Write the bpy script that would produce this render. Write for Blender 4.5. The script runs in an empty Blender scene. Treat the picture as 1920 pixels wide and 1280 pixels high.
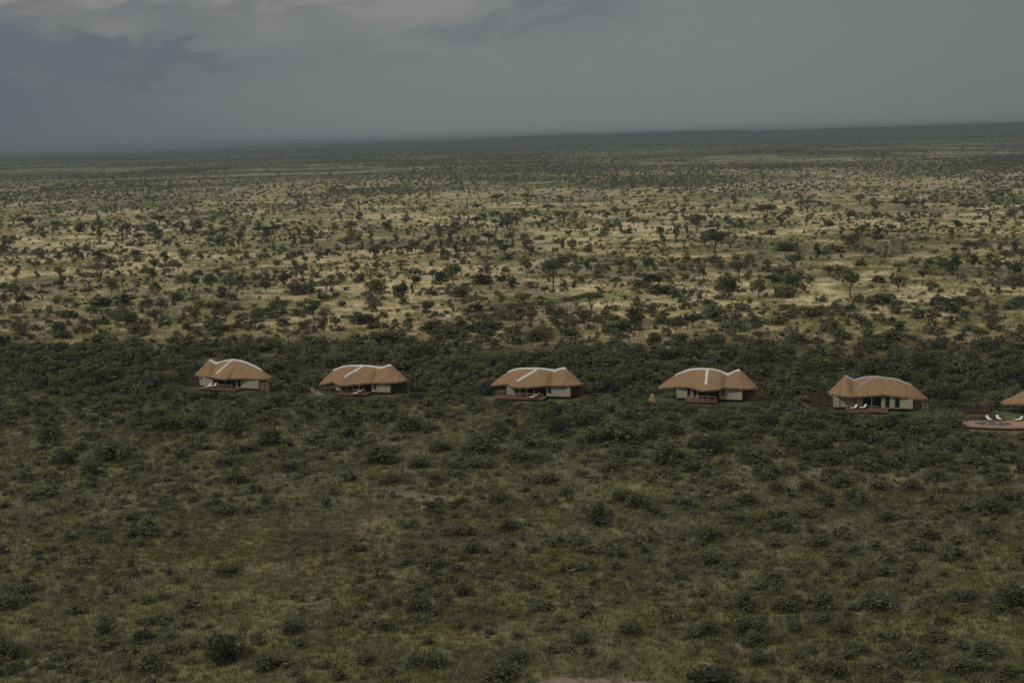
import bpy, math, random
import numpy as np
from mathutils import Matrix, Vector

R = math.radians
scene = bpy.context.scene
COL = scene.collection

# ---------------------------------------------------------------- camera
CAM_H, FOC = 52.0, 2667.0                      # metres above the plain; focal length for a 1920 px wide frame
PITCH, ROLL = math.atan((640 - 257) / FOC), R(1.52)
F = np.array((0, math.cos(PITCH), -math.sin(PITCH)))
R0 = np.array((1.0, 0, 0)); U0 = np.cross(R0, F)
RT = R0 * math.cos(ROLL) - U0 * math.sin(ROLL)
UP = U0 * math.cos(ROLL) + R0 * math.sin(ROLL)
EYE = np.array((0, 0, CAM_H))
cam = bpy.data.cameras.new('camera'); cam_o = bpy.data.objects.new('camera', cam); COL.objects.link(cam_o)
cam.lens = 36 * FOC / 1920; cam.sensor_width = 36; cam.clip_start = 1; cam.clip_end = 90000
cam_o.matrix_world = Matrix(((RT[0], UP[0], -F[0], EYE[0]), (RT[1], UP[1], -F[1], EYE[1]), (RT[2], UP[2], -F[2], EYE[2]), (0, 0, 0, 1)))
scene.camera = cam_o

# ---------------------------------------------------------------- sky, sun, exposure
SUN_EL, SUN_AZ = R(46), math.atan2(-0.8, -0.62)          # behind the camera and to its left, behind thick cloud
w = bpy.data.worlds.new('World'); scene.world = w; w.use_nodes = True
nt = w.node_tree; nt.nodes.clear()
def N(t, ty, **kw):
    n = t.nodes.new(ty)
    for k, v in kw.items(): setattr(n, k, v)
    return n
def put(t, sock, v):
    if isinstance(v, bpy.types.NodeSocket): t.links.new(v, sock)
    elif isinstance(v, (tuple, list)) and len(v) == 3 and sock.type == 'RGBA': sock.default_value = (*v, 1)
    else: sock.default_value = v
def math_(t, op, a, b=None, c=None, clamp=False):
    n = N(t, 'ShaderNodeMath', operation=op, use_clamp=clamp)
    for i, v in enumerate((a, b, c)):
        if v is not None: put(t, n.inputs[i], v)
    return n.outputs[0]
def smooth(t, v, lo, hi, a=0.0, b=1.0):
    n = N(t, 'ShaderNodeMapRange', interpolation_type='SMOOTHSTEP')
    put(t, n.inputs[0], v); n.inputs[1].default_value = lo; n.inputs[2].default_value = hi
    n.inputs[3].default_value = a; n.inputs[4].default_value = b
    return n.outputs[0]
def mix(t, f, a, b, blend='MIX'):
    n = N(t, 'ShaderNodeMix', data_type='RGBA', blend_type=blend)
    put(t, n.inputs[0], f); put(t, n.inputs[6], a); put(t, n.inputs[7], b)
    return n.outputs[2]
def noise(t, vec, scale, detail=4, rough=.55, dist=0.0):
    n = N(t, 'ShaderNodeTexNoise'); n.inputs['Scale'].default_value = scale; n.inputs['Detail'].default_value = detail
    n.inputs['Roughness'].default_value = rough; n.inputs['Distortion'].default_value = dist
    if vec is not None: t.links.new(vec, n.inputs['Vector'])
    return n.outputs[0]
def mapped(t, vec, sc):
    n = N(t, 'ShaderNodeMapping'); n.inputs['Scale'].default_value = sc; t.links.new(vec, n.inputs['Vector']); return n.outputs[0]

tc = N(nt, 'ShaderNodeTexCoord').outputs['Generated']
sp = N(nt, 'ShaderNodeSeparateXYZ'); nt.links.new(tc, sp.inputs[0])
AX, AZ = sp.outputs[0], sp.outputs[2]
n_big = noise(nt, mapped(nt, tc, (1, 1, 3.0)), 7, 5, .55, .4)
n_fin = noise(nt, mapped(nt, tc, (1, 1, 2.4)), 22, 6, .6, .5)
wob = math_(nt, 'MULTIPLY', math_(nt, 'SUBTRACT', n_fin, .5), .05)
wob2 = math_(nt, 'MULTIPLY', math_(nt, 'SUBTRACT', n_big, .5), .07)
el = math_(nt, 'ADD', AZ, math_(nt, 'ADD', wob, wob2))
ax = math_(nt, 'ADD', AX, wob2)
c = mix(nt, smooth(nt, ax, -.42, -.02), (.108, .124, .148), (.184, .200, .200))     # blue rain curtain in the west, paler grey ahead
c = mix(nt, smooth(nt, ax, .12, .42, 0, .75), c, (.148, .160, .160))
c = mix(nt, math_(nt, 'MULTIPLY', smooth(nt, el, .045, .125), smooth(nt, ax, .12, -.18)), c, (.225, .222, .210))
def patch(cx, cz, wx, wz, soft=.6):
    dx = math_(nt, 'DIVIDE', math_(nt, 'SUBTRACT', ax, cx), wx)
    dz = math_(nt, 'DIVIDE', math_(nt, 'SUBTRACT', el, cz), wz)
    d = math_(nt, 'ADD', math_(nt, 'MULTIPLY', dx, dx), math_(nt, 'MULTIPLY', dz, dz))
    return smooth(nt, d, 1.0, 1.0 - soft)
c = mix(nt, math_(nt, 'MULTIPLY', patch(-.27, .0555, .115, .0130, .85), .9), c, (.122, .136, .156))
c = mix(nt, math_(nt, 'MULTIPLY', patch(.01, .076, .095, .014, .9), .75), c, (.150, .163, .176))
c = mix(nt, math_(nt, 'MULTIPLY', patch(-.262, .076, .030, .012, .9), .55), c, (.235, .235, .225))
c = mix(nt, math_(nt, 'MULTIPLY', smooth(nt, el, .087, .102), smooth(nt, ax, .1, -.12, 0, .95)), c, (.265, .258, .248))
cl = math_(nt, 'MULTIPLY', smooth(nt, el, .030, .075), smooth(nt, ax, .22, -.05, .25, 1))       # ragged cloud base in the upper sky
c = mix(nt, math_(nt, 'MULTIPLY', smooth(nt, n_fin, .48, .70, 0, .26), cl), c, (.240, .240, .232))
c = mix(nt, math_(nt, 'MULTIPLY', smooth(nt, n_big, .50, .36, 0, .42), cl), c, (.132, .146, .164))
c = mix(nt, smooth(nt, AZ, .11, .55), c, mix(nt, n_big, (.34, .35, .36), (.56, .56, .55)))   # brighter cloud overhead
sky = N(nt, 'ShaderNodeTexSky', sky_type='NISHITA', sun_disc=False, sun_elevation=SUN_EL, sun_rotation=SUN_AZ % (2 * math.pi))
b1 = N(nt, 'ShaderNodeBackground'); nt.links.new(sky.outputs[0], b1.inputs[0]); b1.inputs[1].default_value = .1
b2 = N(nt, 'ShaderNodeBackground'); nt.links.new(c, b2.inputs[0]); b2.inputs[1].default_value = 1.0
ms = N(nt, 'ShaderNodeMixShader'); ms.inputs[0].default_value = .97
nt.links.new(b1.outputs[0], ms.inputs[1]); nt.links.new(b2.outputs[0], ms.inputs[2])
nt.links.new(ms.outputs[0], N(nt, 'ShaderNodeOutputWorld').inputs[0])

sl = bpy.data.lights.new('sun', 'SUN'); sl.energy = 1.3; sl.angle = R(10); sl.color = (1, .95, .86)
so = bpy.data.objects.new('sun', sl); COL.objects.link(so)
sd = Vector((math.sin(SUN_AZ) * math.cos(SUN_EL), math.cos(SUN_AZ) * math.cos(SUN_EL), math.sin(SUN_EL)))
so.rotation_euler = sd.to_track_quat('Z', 'Y').to_euler()
vs = scene.view_settings
vs.view_transform = 'Standard'; vs.look = 'None'; vs.gamma = 1; vs.exposure = 0.0; vs.use_curve_mapping = False
scene.cycles.filter_width = 1.6
scene.cycles.max_bounces = 4; scene.cycles.diffuse_bounces = 3; scene.cycles.volume_bounces = 1
scene.cycles.use_denoising = False

# ---------------------------------------------------------------- helpers
rng = np.random.default_rng(11)

def vnoise(x, y, seed=0):
    xi, yi = np.floor(x).astype(np.int64), np.floor(y).astype(np.int64)
    fx, fy = x - xi, y - yi
    fx = fx * fx * (3 - 2 * fx); fy = fy * fy * (3 - 2 * fy)
    def h(a, b):
        n = (a * 374761393 + b * 668265263 + seed * 974634777) & 0xffffffff
        n = ((n ^ (n >> 13)) * 1274126177) & 0xffffffff
        return ((n ^ (n >> 16)) & 0xffff) / 65535.0
    return (h(xi, yi) * (1 - fx) + h(xi + 1, yi) * fx) * (1 - fy) + (h(xi, yi + 1) * (1 - fx) + h(xi + 1, yi + 1) * fx) * fy
def fbm(x, y, seed=0, o=4):
    s, a, t = 0, 1.0, 0
    for i in range(o):
        s = s + a * vnoise(x * 2 ** i + 17.3 * i, y * 2 ** i - 9.1 * i, seed + i); t += a; a *= .5
    return s / t
def sstep(x, a, b):
    t = np.clip((x - a) / (b - a), 0, 1); return t * t * (3 - 2 * t)
def lerp(a, b, t): return a + (b - a) * t[..., None]

def height(x, y):
    """ground height: gentle undulation near, a low dark dune ridge on the right and faint rises at the horizon"""
    x = np.asarray(x, float); y = np.asarray(y, float)
    r = np.hypot(x, y)
    h = (fbm(x / 45, y / 45, 5, 3) - .5) * .8 * sstep(r, 90, 130) * (1 - sstep(r, 1500, 2500))
    az = x / np.maximum(y, 1.0)
    rid = np.exp(-((r - 8200) / 900) ** 2) * (y > 0)
    h = h + rid * (4 + 49 * sstep(az, -.26, .05) + 2.5 * np.sin(az * 21 + .6) + 1.5 * np.sin(az * 57))
    rid2 = np.exp(-((r - 14000) / 2600) ** 2) * (y > 0)
    h = h + rid2 * (34 + 14 * np.sin(az * 13 + 2.2) + 8 * np.sin(az * 31))
    return h

def project(P):
    d = np.asarray(P, float) - EYE
    zc = d @ F
    return 960 + FOC * (d @ RT) / zc, 640 - FOC * (d @ UP) / zc, zc
def ray(px, py):
    d = F + RT * ((px - 960) / FOC) + UP * ((640 - py) / FOC)
    return d
def ground_at(px, py):
    """the point of the plain (z=0) that shows at a given place of the photograph"""
    d = ray(px, py); t = -CAM_H / d[2]
    p = EYE + d * t
    return p[0], p[1], t          # t is the depth along the view axis

def mesh_obj(name, verts, faces, mats, parent=None, midx=None, colors=None, smooth_=False):
    me = bpy.data.meshes.new(name)
    me.from_pydata([tuple(map(float, v)) for v in verts], [], [tuple(map(int, f)) for f in faces])
    for m in (mats if isinstance(mats, (list, tuple)) else [mats]): me.materials.append(m)
    if midx is not None: me.polygons.foreach_set('material_index', np.asarray(midx, dtype=np.int32))
    if colors is not None:
        a = me.attributes.new('tint', 'FLOAT_COLOR', 'POINT'); a.data.foreach_set('color', np.asarray(colors, np.float32).ravel())
    if smooth_: me.polygons.foreach_set('use_smooth', np.ones(len(me.polygons), dtype=bool))
    me.update()
    o = bpy.data.objects.new(name, me); COL.objects.link(o)
    if parent is not None: o.parent = parent
    return o

def big_mesh(name, V, Fq, C, midx, mats, n_side=4):
    """fast mesh of same-sided faces with a colour per vertex"""
    me = bpy.data.meshes.new(name)
    me.vertices.add(len(V)); me.vertices.foreach_set('co', V.astype(np.float32).ravel())
    me.loops.add(Fq.size); me.loops.foreach_set('vertex_index', Fq.astype(np.int32).ravel())
    me.polygons.add(len(Fq)); me.polygons.foreach_set('loop_start', np.arange(0, Fq.size, n_side, dtype=np.int32))
    for m in mats: me.materials.append(m)
    if midx is not None: me.polygons.foreach_set('material_index', midx.astype(np.int32))
    a = me.attributes.new('tint', 'FLOAT_COLOR', 'POINT')
    a.data.foreach_set('color', np.concatenate([C, np.ones((len(C), 1))], 1).astype(np.float32).ravel())
    me.update(calc_edges=True)
    o = bpy.data.objects.new(name, me); COL.objects.link(o)
    return o

def tag(o, label=None, cat=None, group=None, kind=None):
    if label: o['label'] = label
    if cat: o['category'] = cat
    if group: o['group'] = group
    if kind: o['kind'] = kind
    return o
def empty(name, loc, rz=0.0):
    o = bpy.data.objects.new(name, None); COL.objects.link(o); o.location = loc; o.rotation_euler = (0, 0, rz); o.empty_display_size = .5
    return o

class MB:
    """collects boxes, bars and tubes into one mesh"""
    def __init__(s): s.v, s.f = [], []
    def add(s, vs_, fs):
        n = len(s.v); s.v += [tuple(map(float, q)) for q in vs_]; s.f += [tuple(i + n for i in f) for f in fs]; return s
    def box(s, x0, x1, y0, y1, z0, z1):
        return s.add([(x, y, z) for z in (z0, z1) for x, y in ((x0, y0), (x1, y0), (x1, y1), (x0, y1))],
                     [(3, 2, 1, 0), (4, 5, 6, 7), (0, 1, 5, 4), (1, 2, 6, 5), (2, 3, 7, 6), (3, 0, 4, 7)])
    def tube(s, pts, rad, n=6):
        pts = [np.array(p, float) for p in pts]
        rad = rad if isinstance(rad, (list, tuple)) else [rad] * len(pts)
        vs_, fs = [], []
        for i, p in enumerate(pts):
            d = pts[min(i + 1, len(pts) - 1)] - pts[max(i - 1, 0)]; d /= np.linalg.norm(d) + 1e-9
            a = np.cross(d, (0, 0, 1) if abs(d[2]) < .9 else (1, 0, 0)); a /= np.linalg.norm(a); b = np.cross(d, a)
            for k in range(n):
                t = 2 * math.pi * k / n; vs_.append(p + rad[i] * (a * math.cos(t) + b * math.sin(t)))
        for i in range(len(pts) - 1):
            for k in range(n):
                fs.append((i * n + k, i * n + (k + 1) % n, (i + 1) * n + (k + 1) % n, (i + 1) * n + k))
        fs.append(tuple(range(n - 1, -1, -1))); m = (len(pts) - 1) * n; fs.append(tuple(range(m, m + n)))
        return s.add(vs_, fs)
    def build(s, name, mat, parent=None, smooth_=False): return mesh_obj(name, s.v, s.f, mat, parent, smooth_=smooth_)

# ---------------------------------------------------------------- materials
def new_mat(name, rough=.85, spec=.15):
    m = bpy.data.materials.new(name); m.use_nodes = True
    b = m.node_tree.nodes['Principled BSDF']; b.inputs['Roughness'].default_value = rough; b.inputs['Specular IOR Level'].default_value = spec
    return m, m.node_tree, b
def surf(name, c1, c2, scale=3.0, rough=.8, spec=.2, stretch=(1, 1, 1), bump=0.0, detail=5):
    m, t, b = new_mat(name, rough, spec)
    co = N(t, 'ShaderNodeTexCoord').outputs['Object']
    n = noise(t, mapped(t, co, stretch), scale, detail, .6)
    put(t, b.inputs['Base Color'], mix(t, smooth(t, n, .3, .7), c1, c2))
    if bump:
        bp = N(t, 'ShaderNodeBump'); bp.inputs['Strength'].default_value = bump; bp.inputs['Distance'].default_value = .05
        t.links.new(n, bp.inputs['Height']); t.links.new(bp.outputs[0], b.inputs['Normal'])
    return m
def foliage_mat(name, per_object):
    m, t, b = new_mat(name, .75, .12)
    leaf = N(t, 'ShaderNodeAttribute', attribute_name='tint').outputs['Color']
    if per_object: col = mix(t, 1.0, leaf, N(t, 'ShaderNodeObjectInfo').outputs['Color'], 'MULTIPLY')
    else: col = leaf
    put(t, b.inputs['Base Color'], col)
    tr = N(t, 'ShaderNodeBsdfTranslucent'); t.links.new(col, tr.inputs[0])                 # thin leaves let part of the daylight through
    mx = N(t, 'ShaderNodeMixShader'); mx.inputs[0].default_value = .45
    t.links.new(b.outputs[0], mx.inputs[1]); t.links.new(tr.outputs[0], mx.inputs[2]); t.links.new(mx.outputs[0], t.nodes['Material Output'].inputs[0])
    return m
M_LEAF = foliage_mat('leaf_foliage', True); M_LEAFS = foliage_mat('scrub_foliage', False); M_GRASS = foliage_mat('grass_blades', False)
M_BARK = surf('bark', (.085, .070, .055), (.16, .14, .115), 4, .9, .1, (1, 1, .4))
M_THATCH = surf('thatch', (.210, .127, .068), (.340, .218, .125), 1.6, .95, .05, (5.5, .8, .8), .5, 8)
t = M_THATCH.node_tree; b = t.nodes['Principled BSDF']                               # weathered grey and darker damp patches, different on every roof
oi = N(t, 'ShaderNodeObjectInfo'); va = N(t, 'ShaderNodeVectorMath', operation='ADD'); t.links.new(N(t, 'ShaderNodeTexCoord').outputs['Object'], va.inputs[0]); t.links.new(oi.outputs['Location'], va.inputs[1])
was = b.inputs['Base Color'].links[0].from_socket
nw = noise(t, mapped(t, va.outputs[0], (1, .6, .6)), .55, 5, .6); nw2 = noise(t, mapped(t, va.outputs[0], (2.5, .35, .35)), .8, 6, .65)
cw = mix(t, smooth(t, nw, .50, .72, 0, .55), was, (.235, .185, .135)); cw = mix(t, smooth(t, nw2, .52, .70, 0, .5), cw, (.155, .092, .050))
put(t, b.inputs['Base Color'], cw)
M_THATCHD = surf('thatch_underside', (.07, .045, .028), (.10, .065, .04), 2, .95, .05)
M_CAP = surf('ridge_plaster', (.50, .485, .45), (.68, .665, .625), 2.5, .85, .2, (1, 1, 1), .2)
M_CAPG = surf('ridge_plaster_grey', (.27, .26, .24), (.40, .39, .36), 2.5, .85, .2)
M_CANVAS = surf('cream_canvas', (.31, .27, .19), (.405, .36, .262), 1.4, .9, .1, (2.2, 2.2, .5), .1)
M_FRAME = surf('cream_frame', (.40, .36, .28), (.48, .44, .35), 5, .7, .2)
M_DKWOOD = surf('dark_wood', (.045, .026, .018), (.085, .050, .034), 6, .7, .2, (1, 1, .2))
M_DECK = surf('deck_wood', (.115, .060, .043), (.185, .098, .070), 5, .75, .2, (.4, 4, 4))
M_DECKP = surf('pale_deck_wood', (.27, .165, .100), (.38, .240, .150), 5, .75, .2, (.4, 4, 4))
M_POLE = surf('pole_wood', (.24, .175, .12), (.34, .26, .185), 5, .85, .1, (3, 3, .3))
M_SCREEN = surf('dark_pole_screen', (.062, .046, .038), (.125, .092, .076), 3.5, .9, .08, (6, 6, .3))
M_SCREENT = surf('tan_pole_screen', (.20, .145, .095), (.31, .23, .155), 3.5, .9, .08, (.5, .5, 5))
M_CUSH = surf('white_cushion', (.74, .72, .68), (.82, .80, .77), 4, .85, .2)
M_SOIL = surf('pinkish_soil', (.19, .138, .102), (.28, .21, .16), .9, .95, .05, (1, 1, 1), .4, 8)
M_MOUND = surf('ochre_earth', (.22, .15, .085), (.31, .22, .13), 1.4, .95, .05, (1, 1, 1), .5, 8)
M_WHITE = surf('white_stone', (.50, .50, .50), (.66, .66, .64), 3, .85, .2)
mg, tg, bg = new_mat('dark_glass', .12, .5)
put(tg, bg.inputs['Base Color'], mix(tg, noise(tg, N(tg, 'ShaderNodeTexCoord').outputs['Object'], 2.0), (.006, .008, .009), (.02, .022, .024))); M_GLASS = mg
mw_, tw, bw = new_mat('pool_water', .06, .5)
put(tw, bw.inputs['Base Color'], mix(tw, noise(tw, N(tw, 'ShaderNodeTexCoord').outputs['Object'], 1.5), (.010, .028, .040), (.022, .050, .062))); M_WATER = mw_

# ground: cover colour computed per place (grass kinds, bare soil, some sunlight on the plain) and broken up by fine noise
m_ground, t, b = new_mat('grassland', .95, .05)
cov = N(t, 'ShaderNodeAttribute', attribute_name='tint').outputs['Color']
gp = N(t, 'ShaderNodeNewGeometry').outputs['Position']
n1 = noise(t, gp, .9, 6, .65); n2 = noise(t, gp, .13, 5, .6); n3 = noise(t, gp, .022, 6, .65); n4 = noise(t, gp, .006, 7, .7)
k = math_(t, 'MULTIPLY', smooth(t, n1, .25, .75, .72, 1.25), smooth(t, n2, .32, .68, .66, 1.25))
vm = N(t, 'ShaderNodeVectorMath', operation='SCALE'); t.links.new(cov, vm.inputs[0]); t.links.new(k, vm.inputs['Scale'])
colr = vm.outputs[0]
dist = N(t, 'ShaderNodeVectorMath', operation='LENGTH'); t.links.new(gp, dist.inputs[0])
far = smooth(t, dist.outputs['Value'], 900, 3200)                                     # beyond the separately grown trees the woodland is a cover
wood = math_(t, 'MULTIPLY', smooth(t, math_(t, 'ADD', math_(t, 'MULTIPLY', n3, .6), math_(t, 'MULTIPLY', n4, .4)), .46, .56), far)
colr = mix(t, math_(t, 'MULTIPLY', wood, .85), colr, (.045, .052, .032))
put(t, b.inputs['Base Color'], colr)
bp = N(t, 'ShaderNodeBump'); bp.inputs['Strength'].default_value = .5; bp.inputs['Distance'].default_value = .25
t.links.new(n1, bp.inputs['Height']); t.links.new(bp.outputs[0], b.inputs['Normal'])
M_GROUND = m_ground

# ---------------------------------------------------------------- ground cover
def C3(*a): return np.array(a)
def zone_q(x, y): return y + .25 * x + 52 * (fbm(x / 48, y / 60, 40, 4) - .5)
def straw_field(x, y):
    return .45 * fbm(x / 40, y / 30, 3, 4) + .55 * fbm(x / 10, y / 8, 9, 4)
def cover(x, y):
    q = zone_q(x, y)
    s = straw_field(x, y)
    big = fbm(x / 130, y / 190, 21, 4)
    near = lerp(C3(.136, .134, .063), C3(.225, .196, .110), sstep(s, .46, .70) * .65)
    near = lerp(near, C3(.145, .140, .058), sstep(fbm(x / 26, y / 20, 55, 3), .5, .68) * .7)
    belt = lerp(C3(.070, .078, .038), C3(.18, .145, .078), sstep(s, .54, .68))
    plain = lerp(C3(.24, .215, .092), C3(.57, .475, .270), sstep(s + .35 * (big - .5), .40, .57))  # pale dry grass, its straw colour raised to carry some sunlight
    plain = lerp(plain, C3(.115, .118, .056), sstep(fbm(x / 60, y / 90, 61, 4), .53, .66) * .6)
    tanp = lerp(C3(.24, .20, .090), C3(.38, .30, .155), sstep(s, .42, .6))
    plain = lerp(tanp, plain, sstep(q, 360, 450))
    mid = lerp(C3(.15, .152, .072), C3(.42, .36, .20), sstep(.6 * s + .4 * big, .45, .57))
    far_ = lerp(C3(.100, .105, .060), C3(.33, .285, .175), sstep(fbm(x / 170, y / 240, 71, 5), .46, .62) * .8 * (1 - .6 * sstep(zone_q(x, y), 3200, 5000)))
    vfar = np.broadcast_to(C3(.038, .046, .034), far_.shape)
    c_ = lerp(near, belt, sstep(q, 258, 290))
    c_ = lerp(c_, plain, sstep(q + 30 * (s - .5), 332, 385))
    c_ = lerp(c_, mid, sstep(q, 820, 1500))
    c_ = lerp(c_, far_, sstep(q, 1700, 2600))
    return lerp(c_, vfar, sstep(q, 5600, 6800))

# polar sheet, fine in the sector the photograph looks at
ang = np.concatenate([np.radians(np.arange(-180, -27, 6.0)), np.radians(np.linspace(-27, 27, 470)), np.radians(np.arange(33, 180, 6.0))])
rad = np.concatenate([[4, 20, 45, 70, 90], 105 * np.exp(np.arange(0, 5.0, .0085)), [17000, 20000, 26000, 36000, 50000, 64000]])
A, Rr = np.meshgrid(ang, rad)
GX, GY = (Rr * np.sin(A)).ravel(), (Rr * np.cos(A)).ravel()
GZ = height(GX, GY)
na, nr = len(ang), len(rad)
idx = np.arange(na * nr).reshape(nr, na)
nx = np.roll(idx, -1, axis=1)
quads = np.stack([idx[:-1], idx[1:], nx[1:], nx[:-1]], -1).reshape(-1, 4)[:, ::-1]
ground = big_mesh('ground', np.stack([GX, GY, GZ], 1), quads, cover(GX, GY), None, [M_GROUND])
ground.data.polygons.foreach_set('use_smooth', np.ones(len(ground.data.polygons), dtype=bool))
tag(ground, kind='structure')

def soil_patch(name, outline, kind, mat, lift=.05):
    """a thin sheet of bare earth draped on the ground; outline = photo points on the plain"""
    pts = [ground_at(*p)[:2] for p in outline]
    n = len(pts); P = []
    r_ = random.Random(len(name) * 7 + n)
    for i in range(n):
        a, b_ = np.array(pts[i]), np.array(pts[(i + 1) % n])
        m = max(2, int(np.linalg.norm(b_ - a) / .5))
        for j in range(m):
            q = a + (b_ - a) * j / m
            P.append((q[0] + r_.uniform(-.22, .22), q[1] + r_.uniform(-.4, .4)))
    cx, cy = np.mean([p[0] for p in P]), np.mean([p[1] for p in P])
    rings = [0, .35, .7, .9, 1.0]; vs_, fs = [], []
    for s in rings:
        for p in P:
            x, y = cx + (p[0] - cx) * s, cy + (p[1] - cy) * s
            vs_.append((x, y, float(height(x, y)) + (lift if s < 1 else -.03)))
    m = len(P)
    for k_ in range(len(rings) - 1):
        for i in range(m):
            fs.append((k_ * m + i, k_ * m + (i + 1) % m, (k_ + 1) * m + (i + 1) % m, (k_ + 1) * m + i))
    return tag(mesh_obj(name, vs_, fs, mat, smooth_=True), kind=kind)
SOIL = [
    ('dirt_track', [(985, 1300), (1012, 1277), (1050, 1267), (1100, 1271), (1150, 1273), (1215, 1277), (1240, 1285), (1250, 1300)]),
    ('bare_soil', [(1376, 1214), (1384, 1207), (1391, 1216), (1402, 1224), (1391, 1228), (1380, 1222)]),
    ('bare_soil', [(1318, 1247), (1330, 1242), (1338, 1249), (1330, 1258), (1320, 1256)]),
    ('bare_soil', [(1565, 1147), (1600, 1143), (1655, 1142), (1690, 1134), (1740, 1132), (1800, 1128), (1880, 1125), (1880, 1129), (1800, 1133), (1745, 1136), (1690, 1140), (1655, 1147), (1600, 1150)]),
    ('bare_soil', [(575, 726), (590, 725), (598, 733), (606, 737), (606, 741), (592, 740), (582, 732)]),
    ('bare_soil', [(955, 757), (985, 754), (1000, 760), (978, 765), (958, 763)]),
    ('bare_soil', [(1290, 766), (1320, 765), (1335, 770), (1310, 773)]),
    ('bare_soil', [(1272, 668), (1290, 660), (1308, 664), (1308, 676), (1288, 682), (1276, 678)]),
    ('bare_soil', [(1712, 556), (1722, 548), (1732, 545), (1730, 553), (1718, 558)]),
    ('bare_soil', [(1050, 765), (1075, 763), (1090, 769), (1070, 772)]),
]
for nm, ol in SOIL: soil_patch(nm, ol, 'structure', M_SOIL)

# ---------------------------------------------------------------- plants: prototypes (unit width, unit height)
def leaf_cloud(r, lobes, n, leaf, flat=.35, zmin=.02):
    """n leaf sprays (bent quads) spread through overlapping lobes; per-spray brightness of the leaf itself"""
    L = np.array(lobes, float)
    wgt = (L[:, 3] * L[:, 4] * L[:, 5]) ** (2 / 3.); wgt /= wgt.sum()
    pick = r.choice(len(L), n, p=wgt)
    d = r.normal(size=(n, 3)); d[:, 2] += .25; d /= np.linalg.norm(d, axis=1)[:, None]
    rr = .55 + .5 * r.random(n) ** .6
    P = L[pick, :3] + d * L[pick, 3:6] * rr[:, None]
    P[:, 2] = np.maximum(P[:, 2], zmin + .03 * r.random(n))
    nrm = d * .75 + r.normal(size=(n, 3)) * .55 + np.array((0, 0, flat)); nrm /= np.linalg.norm(nrm, axis=1)[:, None]
    tn = np.cross(nrm, r.normal(size=(n, 3))); tn /= np.linalg.norm(tn, axis=1)[:, None]
    bt = np.cross(nrm, tn)
    s = leaf * (.55 + .9 * r.random(n)); s2 = s * (.45 + .4 * r.random(n))
    a, b_ = tn * s[:, None], bt * s2[:, None]
    V = np.stack([P - a, P - b_ * .9 + nrm * (s * .12)[:, None], P + a * .9, P + b_], 1).reshape(-1, 3)
    V[:, 2] = np.maximum(V[:, 2], zmin * .5)
    lobe_t = .82 + .36 * r.random(len(L))
    g = lobe_t[pick] * (.72 + .56 * r.random(n))
    hue = r.normal(0, .07, n)
    C = np.stack([g * (1 + hue), g, g * (1 - hue * .6)], 1)
    C = np.repeat(C, 4, axis=0)
    Fq = np.arange(n * 4).reshape(-1, 4)
    return V, Fq, C

def lobes_bush(r, k):
    out = []
    for i in range(k):
        a = r.random() * 6.28; d = (.30 * r.random() ** .7) if i else 0
        s = r.uniform(.15, .27)
        out.append((d * math.cos(a), d * math.sin(a), r.uniform(.28, .62) if i else .5, s, s, r.uniform(.22, .36)))
    for i in range(k):                                   # skirts down to the ground
        a = r.random() * 6.28; d = r.uniform(.2, .36)
        out.append((d * math.cos(a), d * math.sin(a), r.uniform(.1, .25), r.uniform(.1, .16), r.uniform(.1, .16), r.uniform(.1, .2)))
    return out
def limbs_tree(r, kind):
    """lobes of the crown and the limbs that carry them"""
    lobes, limbs = [], []
    k = {'A': 8, 'B': 9, 'D': 6, 'E': 7}[kind]
    fork = r.uniform(.22, .34) if kind != 'D' else r.uniform(.12, .2)
    lean = r.normal(0, .03, 2)
    base = np.array((0, 0, -.02)); fk = np.array((lean[0], lean[1], fork))
    limbs.append((base, (base + fk) / 2 + np.array((*r.normal(0, .01, 2), 0)), fk, .035, .024))
    for i in range(k):
        a = 6.28 * (i + r.random() * .7) / k
        if kind == 'A':
            d = .30 * math.sqrt(r.random()) if i else 0; z = r.uniform(.55, .82) - .25 * d; s = (r.uniform(.14, .22), r.uniform(.11, .17))
        elif kind == 'B':
            d = .36 * math.sqrt(r.random()); z = r.uniform(.76, .88) - .15 * d; s = (r.uniform(.13, .20), r.uniform(.055, .095))
        elif kind == 'D':
            d = .22 * math.sqrt(r.random()); z = .25 + .62 * (i + .5) / k; s = (r.uniform(.16, .30) * (1.15 - .5 * z), r.uniform(.08, .13))
        else:
            d = .34 * math.sqrt(r.random()) + .05; z = r.uniform(.6, .95); s = (.05, .03)
        p = np.array((d * math.cos(a) + lean[0], d * math.sin(a) + lean[1], z))
        lobes.append((p[0], p[1], p[2], s[0], s[0] * r.uniform(.85, 1.15), s[1]))
        m = fk * .45 + p * .55 + np.array((*(r.normal(0, .03, 2)), -.05))
        limbs.append((fk, m, p, .016, .005))
        if kind == 'E':
            for _ in range(2):
                q = p + np.array((r.normal(0, .1), r.normal(0, .1), r.uniform(-.05, .1))); limbs.append((m, (m + q) / 2, q, .007, .003))
    return lobes, limbs
def trunk_mb(limbs, n=5):
    m = MB()
    for a, b_, c_, r0, r1 in limbs: m.tube([a, b_, c_], [r0, (r0 + r1) / 2, r1], n)
    return m

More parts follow.
